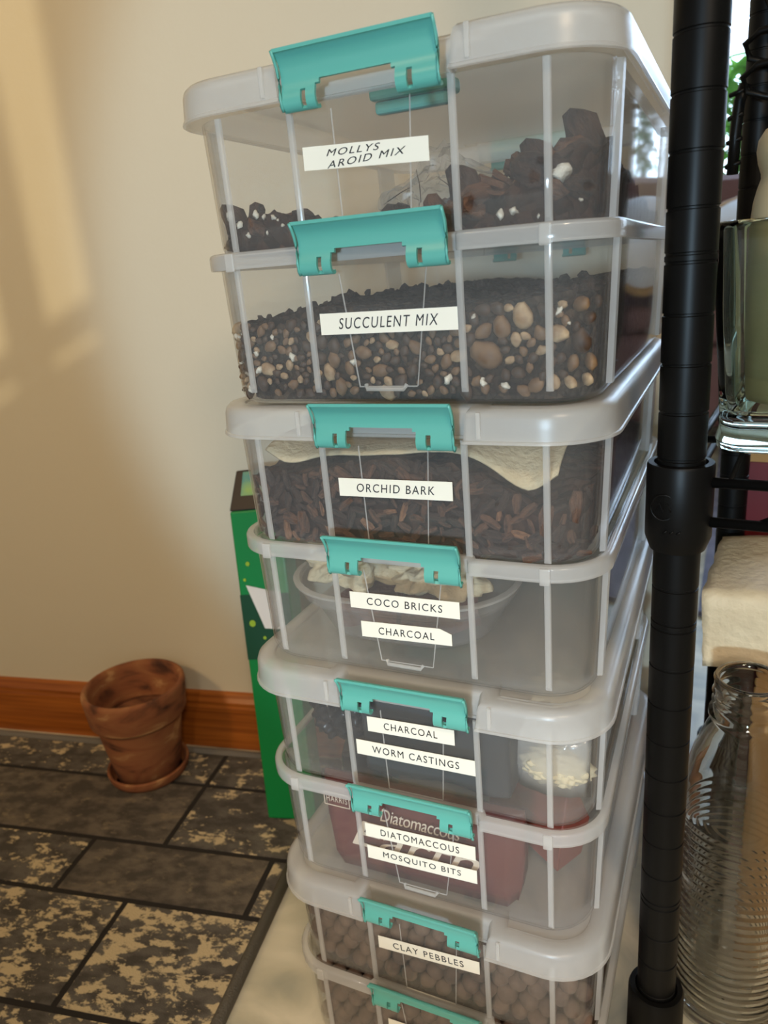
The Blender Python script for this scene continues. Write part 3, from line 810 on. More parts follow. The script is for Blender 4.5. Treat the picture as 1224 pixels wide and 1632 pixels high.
# SUCCULENT MIX : dark soil with many pebbles
def h_suc(x, y): return -11.0 + .5 * sstep(-11, -6, x) - .25 * math.sin(x * .5) + .10 * (y if y < 6 else 6) * .6
bed('gravel_soil', 0, 1, h_suc, M['soil_fine'], 'dark gritty soil filling the SUCCULENT MIX tub', 'potting mix', 8.1, .16)
rr = random.Random(23)
KN = [('peb_tan', 'tan', 'smooth tan pebble in the SUCCULENT MIX tub'), ('peb_brown', 'brown', 'brown pebble in the SUCCULENT MIX tub'), ('peb_cream', 'cream', 'pale cream pebble in the SUCCULENT MIX tub')]
placed = [(7.6, -11.2, .7), (5.6, -13.1, .95), (6.7, -11.6, .6), (10.4, -12.6, .65)]
tries = 0
while len(placed) < 262 and tries < 9000:
    tries += 1
    x = rr.uniform(-11.0, 11.1)
    if rr.random() > .34 + .66 * sstep(1, 6, x): continue
    z = rr.uniform(-15.1, -10.9 + (.25 if x > 4 else 0))
    s_ = rr.choice([.2, .24, .28, .32, .36, .42, .5]) * (1.25 if x > 4 else .92)
    y = front_y(1, x, z, s_ * .55)
    if any((x - a) ** 2 + (z - b) ** 2 < (.86 * (s_ + c)) ** 2 for a, b, c in placed): continue
    placed.append((x, z, s_))
    w = rr.random(); mt_, cn, lab = KN[0] if w < .42 else (KN[1] if w < .82 else KN[2])
    sd = rr.randrange(6)
    put('pebble', proto(('pebble', cn, sd), lambda: lump_mesh(sd, 1.15, .62, .85, 2, .3), M[mt_]), 0, (x, y, z), (rr.uniform(-.2, .2), rr.uniform(0, 6.28), rr.uniform(-.2, .2) - math.copysign(sstep(8.5, 11.3, abs(x)) * -.9, x)), s_, lab, 'pebble', cn + ' pebbles in the gravelly soil')
for x, z, s_, cn, mt_, lab in ((7.6, -11.2, .62, 'cream', 'peb_cream', 'large pale upright pebble near the top right of the SUCCULENT MIX tub'), (5.6, -13.1, .85, 'tan', 'peb_tan', 'longest tan pebble, right of the SUCCULENT MIX strip'),
                             (6.5, -11.7, .55, 'tan', 'peb_tan', 'rounded tan stone beside the second rib in the SUCCULENT MIX tub'), (10.4, -12.6, .6, 'brown', 'peb_brown', 'large orange-brown pebble at the right corner of the SUCCULENT MIX tub')):
    y = front_y(1, x, z, s_ * .6) - .12
    put('pebble', proto(('pebble', cn, 1), lambda: lump_mesh(1, 1.15, .62, .85, 2, .3), M[mt_]), 0, (x, y, z), (0, .5 if x < 6 else 1.3, 0), s_, lab, 'pebble', cn + ' pebbles in the gravelly soil')
for k in range(16):
    x = rr.uniform(-10.5, 10.5); z = rr.uniform(-14.8, -11); sd = k % 4; s_ = rr.uniform(.10, .22)
    put('perlite_lump', proto(('perlite_lump', sd), lambda: lump_mesh(sd + 60, 1.1, .8, .85, 2, .95), M['perlite']), 0, (x, front_y(1, x, z, .02), z), (k, k, k), s_, 'white perlite crumb against the front of the SUCCULENT MIX tub', 'perlite', 'perlite crumbs in the gravelly soil')
rr = random.Random(29)
for k in range(70):     # dark crumbs breaking the soil's top line
    x = rr.uniform(-10.9, 10.9); y = rr.uniform(1.2, 20); z = h_suc(x, y) + rr.uniform(.0, .25); sd = k % 5; s_ = rr.uniform(.25, .55)
    put('bark_crumb', proto(('bark_crumb', sd), lambda: lump_mesh(sd + 90, 1, .8, .75, 1, .5), M['bark1']), 0, (x, max(y, front_y(1, x, z, s_)), z), (k, k * .7, k * 1.3), s_, 'dark bark crumb on the soil surface of the SUCCULENT MIX tub', 'bark crumb', 'dark crumbs on the gravelly soil')

# ORCHID BARK
def h_bark(x, y): return -1.65 - (1.55 * math.exp(-((x - 8.1) / 2.8) ** 2) + .5 * math.exp(-((x + 7.5) / 2.2) ** 2)) * sstep(6, 2, y) - .9 * sstep(-8.5, -11, x) * 1.2 - .5 * sstep(6, 11, x) - .02 * y + .35 * math.sin(x * .35 + 1.2)
bed('bark_bed', 1, 0, h_bark, M['soil_bark'], 'fine dark bark filling the ORCHID BARK tub', 'orchid bark', 1.7, .18)
rr = random.Random(31); placed = []; tries = 0
while len(placed) < 285 and tries < 20000:
    tries += 1
    x = rr.uniform(-11.0, 11.2); z = rr.uniform(-6.75, h_bark(x, 1) - .15)
    s_ = rr.uniform(.35, .75) * (1.15 if x > 4 else 1)
    if any((x - a) ** 2 + (z - b) ** 2 < (.62 * (s_ + c)) ** 2 for a, b, c in placed): continue
    placed.append((x, z, s_)); y = front_y(0, x, z, .1 + .1 * rr.random())
    w = rr.random(); mi = 'bark1' if w < .52 else ('bark2' if w < .94 else 'bark3')
    sd = rr.randrange(6)
    put('bark_chip', proto(('bark_chip', mi, sd), lambda: chip_mesh(sd), M[mi]), 1, (x, y, z), (math.pi / 2 + rr.uniform(-.35, .35), rr.uniform(0, 6.28), rr.uniform(-.25, .25) + math.copysign(sstep(8.5, 11.3, abs(x)) * .9, x)), s_,
        {'bark1': 'dark brown bark chip in the ORCHID BARK tub', 'bark2': 'reddish brown bark chip in the ORCHID BARK tub', 'bark3': 'light tan bark chip in the ORCHID BARK tub'}[mi], 'bark chip', {'bark1': 'dark', 'bark2': 'reddish', 'bark3': 'tan'}[mi] + ' chips of orchid bark')

# paper towel laid over the bark
def towel(name, u, x0, x1, y0, y1, zf, nx=48, ny=24, amp=.2, seed=2.0, label='', solid=.12, edge=None):
    bm = bmesh.new(); g = []
    for j in range(ny + 1):
        r_ = []
        for i in range(nx + 1):
            a, b = i / nx, j / ny
            x = x0 + (x1 - x0) * a; y = y0 + (y1 - y0) * b
            if edge: y += edge(a) * (1 - b)
            r_.append(bm.verts.new((x, y, zf(x, y, a, b) + amp * noise.noise(Vector((x * .5, y * .5, seed))))))
        g.append(r_)
    for j in range(ny):
        for i in range(nx): bm.faces.new((g[j][i], g[j][i + 1], g[j + 1][i + 1], g[j + 1][i]))
    o = obj(name, bm, M['cloth'], smooth=True, solid=solid); o.matrix_world = unit_matrix(u)
    return tag(o, label, 'paper towel')
def tz(x, y, a, b):
    z = -.62 + .18 * math.sin(x * .5) - .02 * y
    f = max(0, 1 - (y - .5) / 3.2)
    drop = (math.exp(-((x - 8.0) / 2.3) ** 2) * 1.95 + .95 * math.exp(-((x + 7.5) / 2.2) ** 2)) * f ** 1.2 + .35 * f ** 3
    return z - drop
towel('paper_towel', 1, -9.2, 9.5, .66, 22, tz, ny=44, amp=.08, label='cream paper towel folded over the bark in the ORCHID BARK tub', edge=lambda a: .10 * abs(math.sin(a * 5.5)) + .4 * max(0, abs(2 * a - 1) - .85) / .15)

# COCO BRICKS / CHARCOAL : a milky bowl with towel and reddish brick pieces
bowl = thing('plastic_bowl', 'milky plastic dish with rounded corners inside the COCO BRICKS tub', 'bowl')
bowl.matrix_world = unit_matrix(1) @ Matrix.Translation(Vector((-2.7, 1.7, -15.42)) * S)
bm = bmesh.new(); lo = []
for ins, z in ((2.4, 0), (1.9, .2), (.95, 2.5), (.75, 2.75), (.3, 2.9), (.22, 3.1), (.15, 3.9)):
    lo.append([(x, y, z) for x, y in rrect(8.1 - ins, .1 + ins, 15 - ins, 5.2 - ins * .6, 10)])
loft(bm, lo); bm.faces.new([v for v in bm.verts[:44]][::-1])
obj('bowl_body', bm, M['bowl'], bowl, crease=40, solid=.16)
bm = bmesh.new(); lo = []
for ins, z in ((.16, 3.85), (-.25, 3.92), (-.28, 4.1), (.1, 4.15)):
    lo.append([(x, y, z) for x, y in rrect(8.1 - ins, .1 + ins, 15 - ins, 5.2 - ins * .6, 10)])
loft(bm, lo); obj('bowl_rim', bm, M['rib'], bowl, crease=40)
rr = random.Random(5)
for k, (x, y, z, s_, a) in enumerate(((-5.0, 6.2, -13.6, 2.1, .2), (.2, 6.0, -13.5, 2.2, .9), (-2.4, 10.5, -13.6, 2.2, .4))):
    bm = bmesh.new(); box(bm, -s_, s_, -s_ * .7, s_ * .7, -s_ * .5, s_ * .5)
    bmesh.ops.subdivide_edges(bm, edges=bm.edges[:], cuts=5, use_grid_fill=True)
    for v in bm.verts: v.co += Vector((noise.noise(v.co * .9 + Vector((k, 0, 0))), noise.noise(v.co * .9 + Vector((0, k, 5))), noise.noise(v.co * .9 + Vector((3, 0, k))))) * .3
    o = obj('coco_brick', bm, M['coco']); o.matrix_world = unit_matrix(1) @ Matrix.Translation(Vector((x, y, z)) * S) @ Matrix.Rotation(a, 4, 'Z')
    tag(o, 'reddish brown coco brick lying in the milky bowl', 'coco brick', 'coco bricks in the bowl')
def crumple(u, c, r_, seed, mat, name, label, cat, sz=(1, 1, 1), amp=.55, freq=.9):
    bm = bmesh.new(); bmesh.ops.create_icosphere(bm, subdivisions=5, radius=1)
    for v in bm.verts:
        p = v.co.copy(); q = p * 2.2 + Vector((seed, seed * 2, 0))
        k_ = 1 + amp * (abs(noise.noise(q * freq)) * 1.2 - .3) + .2 * noise.noise(q * 2.3)
        v.co = Vector((p.x * r_ * sz[0] * k_, p.y * r_ * sz[1] * k_, p.z * r_ * sz[2] * k_))
    o = obj(name, bm, mat, smooth=True); o.matrix_world = unit_matrix(u) @ Matrix.Translation(Vector(c) * S)
    return tag(o, label, cat)
crumple(1, (-6.0, 5.8, -9.9), 2.5, 4.4, M['cloth'], 'paper_towel', 'crumpled paper towel at the left in the milky bowl', 'paper towel', (1.35, 1.1, .72))
crumple(1, (.4, 6.2, -10.3), 2.7, 9.4, M['cloth'], 'paper_towel', 'crumpled paper towel behind the COCO BRICKS strip in the milky bowl', 'paper towel', (1.25, 1.1, .62))

# CHARCOAL / WORM CASTINGS
crumple(2, (-7.5, 6.2, -3.9), 2.9, 1.3, M['bag_black'], 'plastic_bag', 'glossy black plastic bag at the left behind the WORM CASTINGS strip', 'plastic bag', (.95, 1.2, .95), .22, .8)
bm = bmesh.new(); box(bm, -5.0, 5.6, -1.5, 5, -3.3, 3.4)
bmesh.ops.subdivide_edges(bm, edges=bm.edges[:], cuts=7, use_grid_fill=True)
for v in bm.verts: v.co += Vector((0, noise.noise(v.co * .35), noise.noise(v.co * .3 + Vector((4, 0, 0))))) * .5
o = obj('soil_pouch', bm, M['bag_dark'], smooth=True, bevel=.3); o.matrix_world = unit_matrix(2) @ Matrix.Translation(Vector((.6, 3.2, -3.5)) * S)
tag(o, 'dark grey pouch upright in the middle of the WORM CASTINGS tub', 'pouch')
bm = bmesh.new()
zb_ = [[(5.0, 4.6, -6.9), (11.0, 4.0, -6.9)], [(5.2, 4.2, -5.0), (11.0, 3.4, -4.6)], [(6.0, 4.0, -3.0), (11.1, 3.2, -2.6)], [(6.4, 5.0, -1.9), (11.0, 4.2, -1.6)]]
n = 14; lo = []
for a, b in zb_:
    a, b = Vector(a), Vector(b)
    f = [a.lerp(b, i / n) + Vector((0, -.9 * math.sin(math.pi * i / n) + .2 * noise.noise(Vector((i * .8, a.z, 1))), 0)) for i in range(n + 1)]
    bk = [a.lerp(b, i / n) + Vector((0, .9 * math.sin(math.pi * i / n), 0)) for i in range(n - 1, 0, -1)]
    lo.append([tuple(p) for p in f + bk])
loft(bm, lo, True, False)
o = obj('zip_bag', bm, clear_plastic('hazy_bag_film', haze=.28, rough=.15, refl=1.2), smooth=True, solid=.05); o.matrix_world = unit_matrix(2)
tag(o, 'clear zip bag of pale powder at the right in the WORM CASTINGS tub', 'plastic bag')
crumple(2, (8.8, 3.9, -4.9), 1.75, 12.0, principled('cream_powder', lin(214, 200, 168), .9), 'powder', 'pale cream powder inside the clear zip bag', 'powder', (1.3, .55, .8), .2)
crumple(2, (8.5, 6.6, -.75), 1.25, 3.0, M['cloth'], 'cloth_wad', 'tan crumpled wad above the clear zip bag', 'paper towel', (1.7, .8, .75), .6)

# DIATOMACCOUS / MOSQUITO BITS : maroon pouches
pouch = thing('printed_pouch', 'maroon pouch printed Diatomaccous Earth in the tub of maroon packs', 'pouch')
pouch.matrix_world = unit_matrix(2) @ Matrix.Translation(Vector((-.5, 3.1, -15.4)) * S)
bm = bmesh.new(); lo = []
for z, d, hw in ((0, 1.6, 6.9), (1.5, 1.9, 7.2), (4, 1.6, 7.4), (6, 1.0, 7.5), (7.4, .5, 7.5), (7.8, .2, 7.5)):
    lo.append([(x, (-d if y < 5 else d) * (1 if abs(x) < hw - .5 else .5) - .12 * z, z) for x, y in rrect(hw, 0, 10, 1.2, 3)])
loft(bm, lo, True, True)
obj('pouch_body', bm, M['maroon'], pouch, smooth=True)
text_mesh('Diatomaccous', -2.7, 3.3, 5.75, 1.1, -2.15, .3, pouch, M['print'], 'lettering', rot=-.02, space=.95)
text_mesh('Earth', -5.0, 4.7, 3.9, 2.3, -2.4, .3, pouch, M['print'], 'lettering', rot=-.02, space=.95)
text_mesh('HARRIS', -7.1, -5.4, 6.0, .5, -1.9, 0, pouch, M['print'], 'lettering')
bm = bmesh.new()
for x0, x1, z0, z1 in ((-7.3, -5.2, 6.5, 6.56), (-7.3, -5.2, 5.4, 5.46), (-5.26, -5.2, 5.4, 6.56), (-7.3, -7.24, 5.4, 6.56)): box(bm, x0, x1, -1.93, -1.88, z0, z1)
obj('badge_frame', bm, M['print'], pouch)
text_mesh('Diatomaceous Earth', 4.2, 6.4, 2.4, .28, -2.0, 0, pouch, M['print'], 'lettering')
bm = bmesh.new(); lo = []
for z, d, hw in ((0, 1.4, 3.6), (3.5, 1.6, 3.4), (6.1, .6, 2.5), (6.6, .2, 2.3)):
    lo.append([(x, (-d if y < 5 else d), z) for x, y in rrect(hw, 0, 10, .8, 3)])
loft(bm, lo, True, True)
o = obj('maroon_pouch', bm, M['maroon_l'], smooth=False, bevel=.15); o.matrix_world = unit_matrix(2) @ Matrix.Translation(Vector((6.0, 8.6, -14.6)) * S) @ Matrix.Rotation(-.5, 4, 'Z') @ Matrix.Rotation(.22, 4, 'Y')
tag(o, 'plain maroon pouch leaning at the right behind the printed one', 'pouch')
bm = bmesh.new(); box(bm, -1.6, 1.6, -3, 3, 0, 6.4)
o = obj('shadow_block', bm, M['bag_black'], bevel=.3); o.matrix_world = unit_matrix(2) @ Matrix.Translation(Vector((-8.1, 9.2, -15.45)) * S) @ Matrix.Rotation(.3, 4, 'Z')  # black block put where shade lies left of the printed pouch
tag(o, 'black block added for the shadow at the left behind the printed maroon pouch', 'carton')

# CLAY PEBBLES (both lowest tubs)
for tier, top in ((0, -1.35), (1, -8.6)):
    bed('clay_bed', 3, tier, lambda x, y: top - .7, M['bed_clay'], 'heaped brown clay balls deep inside the ' + ('CLAY PEBBLES tub' if tier == 0 else 'lowest tub'), 'clay balls', 2.2 + tier, .3, y0=1.9)
    rr = random.Random(41 + tier); zb = ZT[tier][1] + .2
    row = 0; z = zb + .75
    while z < top + .3:
        x = -10.6 + (row % 2) * .7; 
        while x < 10.9:
            r_ = rr.uniform(.62, .78); sd = rr.randrange(4)
            put('clay_ball', proto(('clay_ball', sd), lambda: lump_mesh(sd + 120, 1, 1, .95, 3, .12), M['clay']), 3, (x + rr.uniform(-.12, .12), front_y(tier, x, z, r_) + rr.uniform(0, .25), z + rr.uniform(-.12, .12)), (rr.random() * 6, rr.random() * 6, 0), r_,
                'round brown clay ball in the CLAY PEBBLES tub' if tier == 0 else 'round brown clay ball in the lowest tub', 'clay ball', 'clay balls in the CLAY PEBBLES tub' if tier == 0 else 'clay balls in the lowest tub')
            x += 1.42
        z += 1.26; row += 1

# ------------------------------------------------------------------ terracotta pot and saucer
PC = (-49.2, 23.2)
bm = bmesh.new()
lathe(bm, [(.1, .72), (4.2, .72), (4.5, .95), (4.7, 1.6), (4.8, 2.15), (5.15, 2.2), (5.2, 2.0), (5.0, 1.2), (4.75, .75), (4.2, .72)], 56)
so = obj('plant_saucer', bm, M['terra'], smooth=True); so.location = (PC[0] * S, PC[1] * S, 0)
tag(so, 'round terracotta saucer on the rug under the pot', 'saucer')
bm = bmesh.new()
lathe(bm, [(.1, 1.0), (3.85, 1.0), (4.05, 1.15), (4.6, 4.5), (5.3, 8.8), (5.4, 9.4), (5.85, 9.45), (6.0, 9.7), (6.35, 13.2), (6.3, 13.6), (6.05, 13.8), (5.75, 13.7), (5.55, 13.1), (5.35, 9.9), (5.0, 7.8)], 64)
po = obj('terracotta_pot', bm, M['terra'], smooth=True)
for md in list(po.modifiers): po.modifiers.remove(md)
pr = thing('flower_pot', 'weathered terracotta flower pot standing in its saucer by the baseboard', 'flower pot', (PC[0], PC[1], 0))
po.name = 'pot_body'; po.parent = pr
bm = bmesh.new(); lathe(bm, [(.05, 8.9), (2, 8.95), (4, 8.95), (5.1, 8.9), (5.1, 8.5)], 48)
for v in bm.verts: v.co.z += .25 * noise.noise(v.co * .7)
o = obj('dried_soil', bm, M['crust'], smooth=True); o.location = (PC[0] * S, PC[1] * S, 0)
tag(o, 'crusted brown dry soil inside the terracotta pot', 'soil', kind='stuff')

# ------------------------------------------------------------------ green carton behind the stack
gx, gy = -28.5, 19.9
green = thing('green_carton', 'tall green carton with black top standing behind the tubs by the wall', 'carton', (gx, gy, 1.4), rot=Euler((-.20, -.085, .19)))
bm = bmesh.new(); box(bm, 0, 6, 0, 3.2, 0, 36); obj('carton_body', bm, M['green'], green, bevel=.25)
bm = bmesh.new()
lo = [[(0, 0, 36), (6, 0, 36), (6, 3.2, 36), (0, 3.2, 36)], [(.7, 1.5, 40.4), (5.4, 1.5, 40.4), (5.4, 2.2, 40.4), (.7, 2.2, 40.4)]]
loft(bm, lo, True, True); obj('carton_top', bm, M['blackish'], green, bevel=.15)
bm = bmesh.new(); vs = [bm.verts.new(p) for p in ((1.4, .50, 37.6), (5.2, .50, 37.6), (5.0, 1.40, 40.2), (1.6, 1.40, 40.2))]; bm.faces.new(vs)
obj('photo_print', bm, M['aqua'], green, solid=.04, offset=0)
bm = bmesh.new(); box(bm, .05, 5.95, -.06, 0.02, 19.0, 26.5); obj('dark_band', bm, M['green_d'], green)
bm = bmesh.new(); vs = [bm.verts.new(p) for p in ((1.0, -.14, 27.6), (5.0, -.14, 26.6), (5.0, -.14, 22.4), (2.7, -.14, 22.6))]; bm.faces.new(vs)
obj('white_panel', bm, M['whitecard'], green, solid=.05, offset=0)
for x, z, r_ in ((.9, 28.2, .18), (1.5, 30, .25), (1.2, 23.2, .38), (2.8, 31.5, .2), (2.5, 21.5, .2)):
    bm = bmesh.new()
    v = [bm.verts.new((x + r_ * math.cos(k * math.pi / 8), -.1, z + r_ * math.sin(k * math.pi / 8))) for k in range(16)]; bm.faces.new(v)
    obj('printed_dot', bm, M['yellow'], green, solid=.04, offset=0)

# ------------------------------------------------------------------ wire shelving unit
SY = math.radians(-4.9)
SX = Vector((math.cos(SY), math.sin(SY), 0)); SB = Vector((-math.sin(SY), math.cos(SY), 0))
P1 = Vector((15.2, 5.0, 0))
shelf = thing('wire_shelving_unit', 'black wire shelving unit on ringed posts to the right of the tubs', 'shelving unit', (P1.x, P1.y, 0), SY)
SHZ = FZ - 20.5
SW, SD = 61.0, 32.7
def post_mesh(h=172):
    bm = bmesh.new(); prof = [(1.27, 0)]; z = 1.55; k = 0
    zs = []
    while z < h:
        zs.append(z); k += 1
        if k % 8 == 0: zs.append(z + .42)
        z += 2.54
    for z in zs: prof += [(1.27, z - .09), (1.205, z - .05), (1.205, z + .05), (1.27, z + .09)]
    prof += [(1.27, h), (.2, h + .4)]
    lathe(bm, prof, 36, cap0=True, cap1=True)
    return bm
p0 = None
for (x, y) in ((0, 0), (0, SD), (SW, 0), (SW, SD)):
    if p0 is None: p0 = obj('post', post_mesh(), M['black'], shelf, smooth=False); o = p0; 
    else:
        o = p0.copy(); col.objects.link(o); o.parent = shelf
    o.location = (x * S, y * S, 0)
    for part, build in (('collar', [(1.29, -3.9), (1.5, -3.9), (1.78, -3.1), (1.78, .95), (1.72, 1.1), (1.42, 1.12), (1.36, .9), (1.29, .6)]), ('foot_sleeve', [(1.3, .1), (1.9, .1), (1.95, .4), (1.85, 11.2), (1.75, 11.5), (1.4, 11.5), (1.3, 11.2)])):
        c = shared(part, (part,), lambda: (lambda b: (lathe(b, build, 36), b)[1])(bmesh.new()), M['black'], shelf, crease=30)
        c.location = (x * S, y * S, (SHZ - .2) * S if part == 'collar' else 0)
for f in p0.data.polygons: f.use_smooth = True
def mark_edges(o):
    md = o.modifiers.new('crease', 'EDGE_SPLIT'); md.split_angle = math.radians(30)
for o in shelf.children:
    if o.name.startswith('post'): mark_edges(o)
# embossed badge on the front collar
bm = bmesh.new()
tube(bm, [(-.55 + .72 * math.cos(a * math.pi / 12) * .9, -1.76 - .02 + .10 * abs(math.cos(a * math.pi / 12)), SHZ - 1.3 + .72 * math.sin(a * math.pi / 12)) for a in range(25)], .05, 6)
tube(bm, [(-.95, -1.72, SHZ - 1.5), (-.75, -1.76, SHZ - 1.0), (-.55, -1.78, SHZ - 1.5), (-.35, -1.79, SHZ - 1.05), (-.15, -1.79, SHZ - 1.5)], .05, 6)
for k in range(3): tube(bm, [(-.5 + .35 * k, -1.79, SHZ - 2.75), (-.3 + .35 * k, -1.79, SHZ - 2.6)], .06, 6)
obj('embossed_badge', bm, M['black'], shelf, smooth=True)
# shelf: rim rods, zigzag trusses, wires
bm = bmesh.new()
zt_, zl_ = SHZ - .1, SHZ - 2.35
for z in (zt_, zl_):
    for a, b in (((1.5, -.35), (SW - 1.5, -.35)), ((1.5, SD + .35), (SW - 1.5, SD + .35)), ((-.35, 1.5), (-.35, SD - 1.5)), ((SW + .35, 1.5), (SW + .35, SD - 1.5))):
        tube(bm, [(a[0], a[1], z), (b[0], b[1], z)], .29, 10)
obj('shelf_rim', bm, M['black'], shelf, smooth=True)
bm = bmesh.new()
for y in (-.35, SD + .35):
    pts = []; x = 4.0; k = 0
    while x < SW - 2:
        pts.append((x, y + (.15 if y < 0 else -.15), (zl_ if k % 2 == 0 else zt_))); x += 4.2; k += 1
    tube(bm, pts, .2, 8)
obj('zigzag_truss', bm, M['black'], shelf, smooth=True)
wire = None
bm = bmesh.new(); tube(bm, [(0, -.4, zt_ + .2), (0, SD + .4, zt_ + .2)], .16, 8)
wire = obj('shelf_wire', bm, M['black'], shelf, smooth=True); k = 0
wire.location = (2.6 * S, 0, 0)
x = 5.1
while x < SW - 2:
    o = wire.copy(); col.objects.link(o); o.parent = shelf; o.location = (x * S, 0, 0); x += 2.5
bm = bmesh.new()
for y in (SD * .33, SD * .66): tube(bm, [(-.3, y, zt_ - .2), (SW + .3, y, zt_ - .2)], .24, 8)
obj('cross_brace', bm, M['black'], shelf, smooth=True)
# black wire rack hooked on the back post
P2 = P1 + SB * SD
rack = thing('wire_rack', 'small black wire rack hooked on the back post of the shelving', 'wire rack', (P2.x, P2.y, FZ - 2))
bm = bmesh.new()
for z, dy in ((8.8, 0), (6.2, -1.6)):
    tube(bm, [(5, -2.2 + dy, z + .3), (1.5, -2.4 + dy, z + .4), (-.4, -2.2 + dy, z + .3), (-1.4, -1.9 + dy, z - .4), (-1.0, -1.7 + dy, z - 1.4), (.2, -1.7 + dy, z - 1.9), (5, -1.7 + dy, z - 3.2)], .26, 8)
obj('rack_loop', bm, M['black'], rack, smooth=True)
bm = bmesh.new()
for k in range(6): tube(bm, [(1.0 + k * .25, -2.2, 8.6 - k * .55), (6, -2.2, 8.4 - k * .6)], .12, 6)
tube(bm, [(-.2, -2.0, 11.8), (.6, -2.1, 10), (.8, -2.2, 8.8)], .24, 6)
tube(bm, [(1.2, -2.3, 8.6), (2.4, -2.6, 5.8), (3.6, -2.8, 3.0)], .22, 6)
obj('rack_wire', bm, M['black'], rack, smooth=True)
bm = bmesh.new(); tube(bm, [(-1.2, -1.9, 5.6), (-1.55, -1.9, 4.4), (-1.7, -1.9, 2.2), (-1.75, -1.9, -1)], .45, 8)
for z in (4.9, 3.2, 1.4, -.4): tube(bm, [(-2.3, -1.9, z), (-1.2, -2.3, z + .25)], .2, 6)
obj('rack_hook', bm, M['black'], rack, smooth=True)

# ------------------------------------------------------------------ on the shelf: glass vase and beige bottle
VX, VY = 22.2, 13.3
ZV = SHZ + .46
vase = thing('glass_vase', 'thick green glass vase standing on the wire shelf', 'vase', (VX, VY, ZV), SY)
bm = bmesh.new()
lo = []
for hw, z, r_ in ((4.6, 0, 1.1), (5.05, .25, 1.3), (5.15, .8, 1.3), (5.0, 1.6, 1.3), (5.1, 3, 1.3), (5.5, 8, 1.3), (5.85, 12.2, 1.3), (5.85, 12.6, 1.3), (5.6, 12.75, 1.2), (5.3, 12.7, 1.0), (5.15, 12.3, 1.0), (4.9, 8, 1.0), (4.55, 3.4, 1.0), (4.4, 2.5, 1.0), (4.15, 2.15, .9)):
    lo.append([(x, y, z) for x, y in rrect(hw, -hw, hw, r_, 6)])
loft(bm, lo, True, True)
obj('vase_body', bm, M['glass_g'], vase, smooth=True)
bm = bmesh.new()
lathe(bm, [(.2, 0), (2.0, 0), (2.35, .2), (2.5, .9), (2.52, 1.6), (2.46, 1.7), (2.54, 1.8), (2.64, 5), (2.72, 9), (2.72, 10.8), (2.66, 11.5), (2.5, 12.2), (2.34, 12.7), (2.36, 12.95), (2.55, 13.5), (2.66, 14.1), (2.6, 14.7), (2.3, 15.2), (1.6, 15.6), (.8, 15.75), (.1, 15.8)], 48, cap0=True)
o = obj('spindle_bottle', bm, M['beige'], smooth=True); o.location = Vector((20.55, 12.9, ZV + 2.22)) * S
tag(o, 'beige bottle with a rounded knob top standing in the green glass vase', 'bottle')

# ------------------------------------------------------------------ below the shelf: ribbed bottle, foam, cartons
BX, BY = 19.9, 16.0
bot = thing('glass_bottle', 'tall clear ribbed glass bottle with open threaded neck on the floor', 'bottle', (BX, BY, 0))
bm = bmesh.new(); outer = [(.1, .35), (3.4, .15), (3.9, 0), (4.25, .25), (4.4, .9), (4.42, 1.6)]
z = 1.9
while z < 19.2:
    outer += [(4.40, z), (4.32, z + .2), (4.32, z + .3), (4.40, z + .5)]; z += .74
outer += [(4.3, 20.2), (4.0, 22.2), (3.5, 24.2), (2.85, 26.0), (2.45, 27.0), (2.4, 27.3), (2.62, 27.45), (2.62, 27.8), (2.34, 27.95), (2.34, 28.5), (2.46, 28.65), (2.34, 28.85), (2.34, 29.2), (2.46, 29.4), (2.34, 29.6), (2.34, 30.2), (2.42, 30.5), (2.3, 30.75)]
inner = [(2.08, 30.7), (1.98, 30.3), (1.96, 27.2), (2.4, 25.9), (3.1, 24.1), (3.6, 22.2), (3.95, 20.2), (4.05, 19.0), (4.05, 1.6), (3.9, .9), (3.2, .65), (.1, .8)]
lathe(bm, outer + inner, 64)
obj('bottle_body', bm, M['glass'], bot, smooth=True)

# cardboard carton with a foam sheet draped over it
cb = thing('cardboard_carton', 'brown cardboard carton on the floor behind the glass bottle', 'carton', (20.6, 22.6, 0), SY)
bm = bmesh.new(); box(bm, 0, 24, 0, 15, 0, 33.9); obj('carton_body', bm, M['cardboard'], cb, bevel=.2)
bm = bmesh.new(); box(bm, .2, 23.8, 7.3, 7.7, 33.9, 33.98); obj('flap_seam', bm, M['whitecard'], cb)
bm = bmesh.new(); g = []
nu, nv = 30, 26
for j in range(nv + 1):
    r_ = []
    for i in range(nu + 1):
        a = i / nu; x = -4.3 + 24 * a; t_ = j / nv * 19.5
        if t_ < 6.0: y, z = -.55 - .05 * t_, 34.3 - 6.2 + t_ * 1.0
        elif t_ < 7.6:
            q = (t_ - 6.0) / 1.6 * math.pi / 2; y, z = -.85 + 1.0 * (1 - math.cos(q)) , 34.1 + .55 * math.sin(q)
        else: y, z = .15 + (t_ - 7.6), 34.65 + .02 * (t_ - 7.6)
        sag = .10 * max(0, -x) ** 1.4
        z += .08 * noise.noise(Vector((x * .5, t_ * .5, 3))) - sag * (.3 if t_ < 7 else .6) + .02 * x
        if j == 0: z += .18 * noise.noise(Vector((x * .9, 0, 8)))
        xo = .35 * noise.noise(Vector((t_ * .5, 2, 2))) if i == 0 else 0
        r_.append(bm.verts.new((x + xo + (.3 * (6 - t_) / 6 if (i == 0 and t_ < 6) else 0), y, z)))
    g.append(r_)
for j in range(nv):
    for i in range(nu): bm.faces.new((g[j][i], g[j][i + 1], g[j + 1][i + 1], g[j + 1][i]))
o = obj('foam_sheet', bm, M['foam'], smooth=True, solid=.3, offset=1); o.location = Vector((20.6, 22.6, 0)) * S; o.rotation_euler = (0, 0, SY)
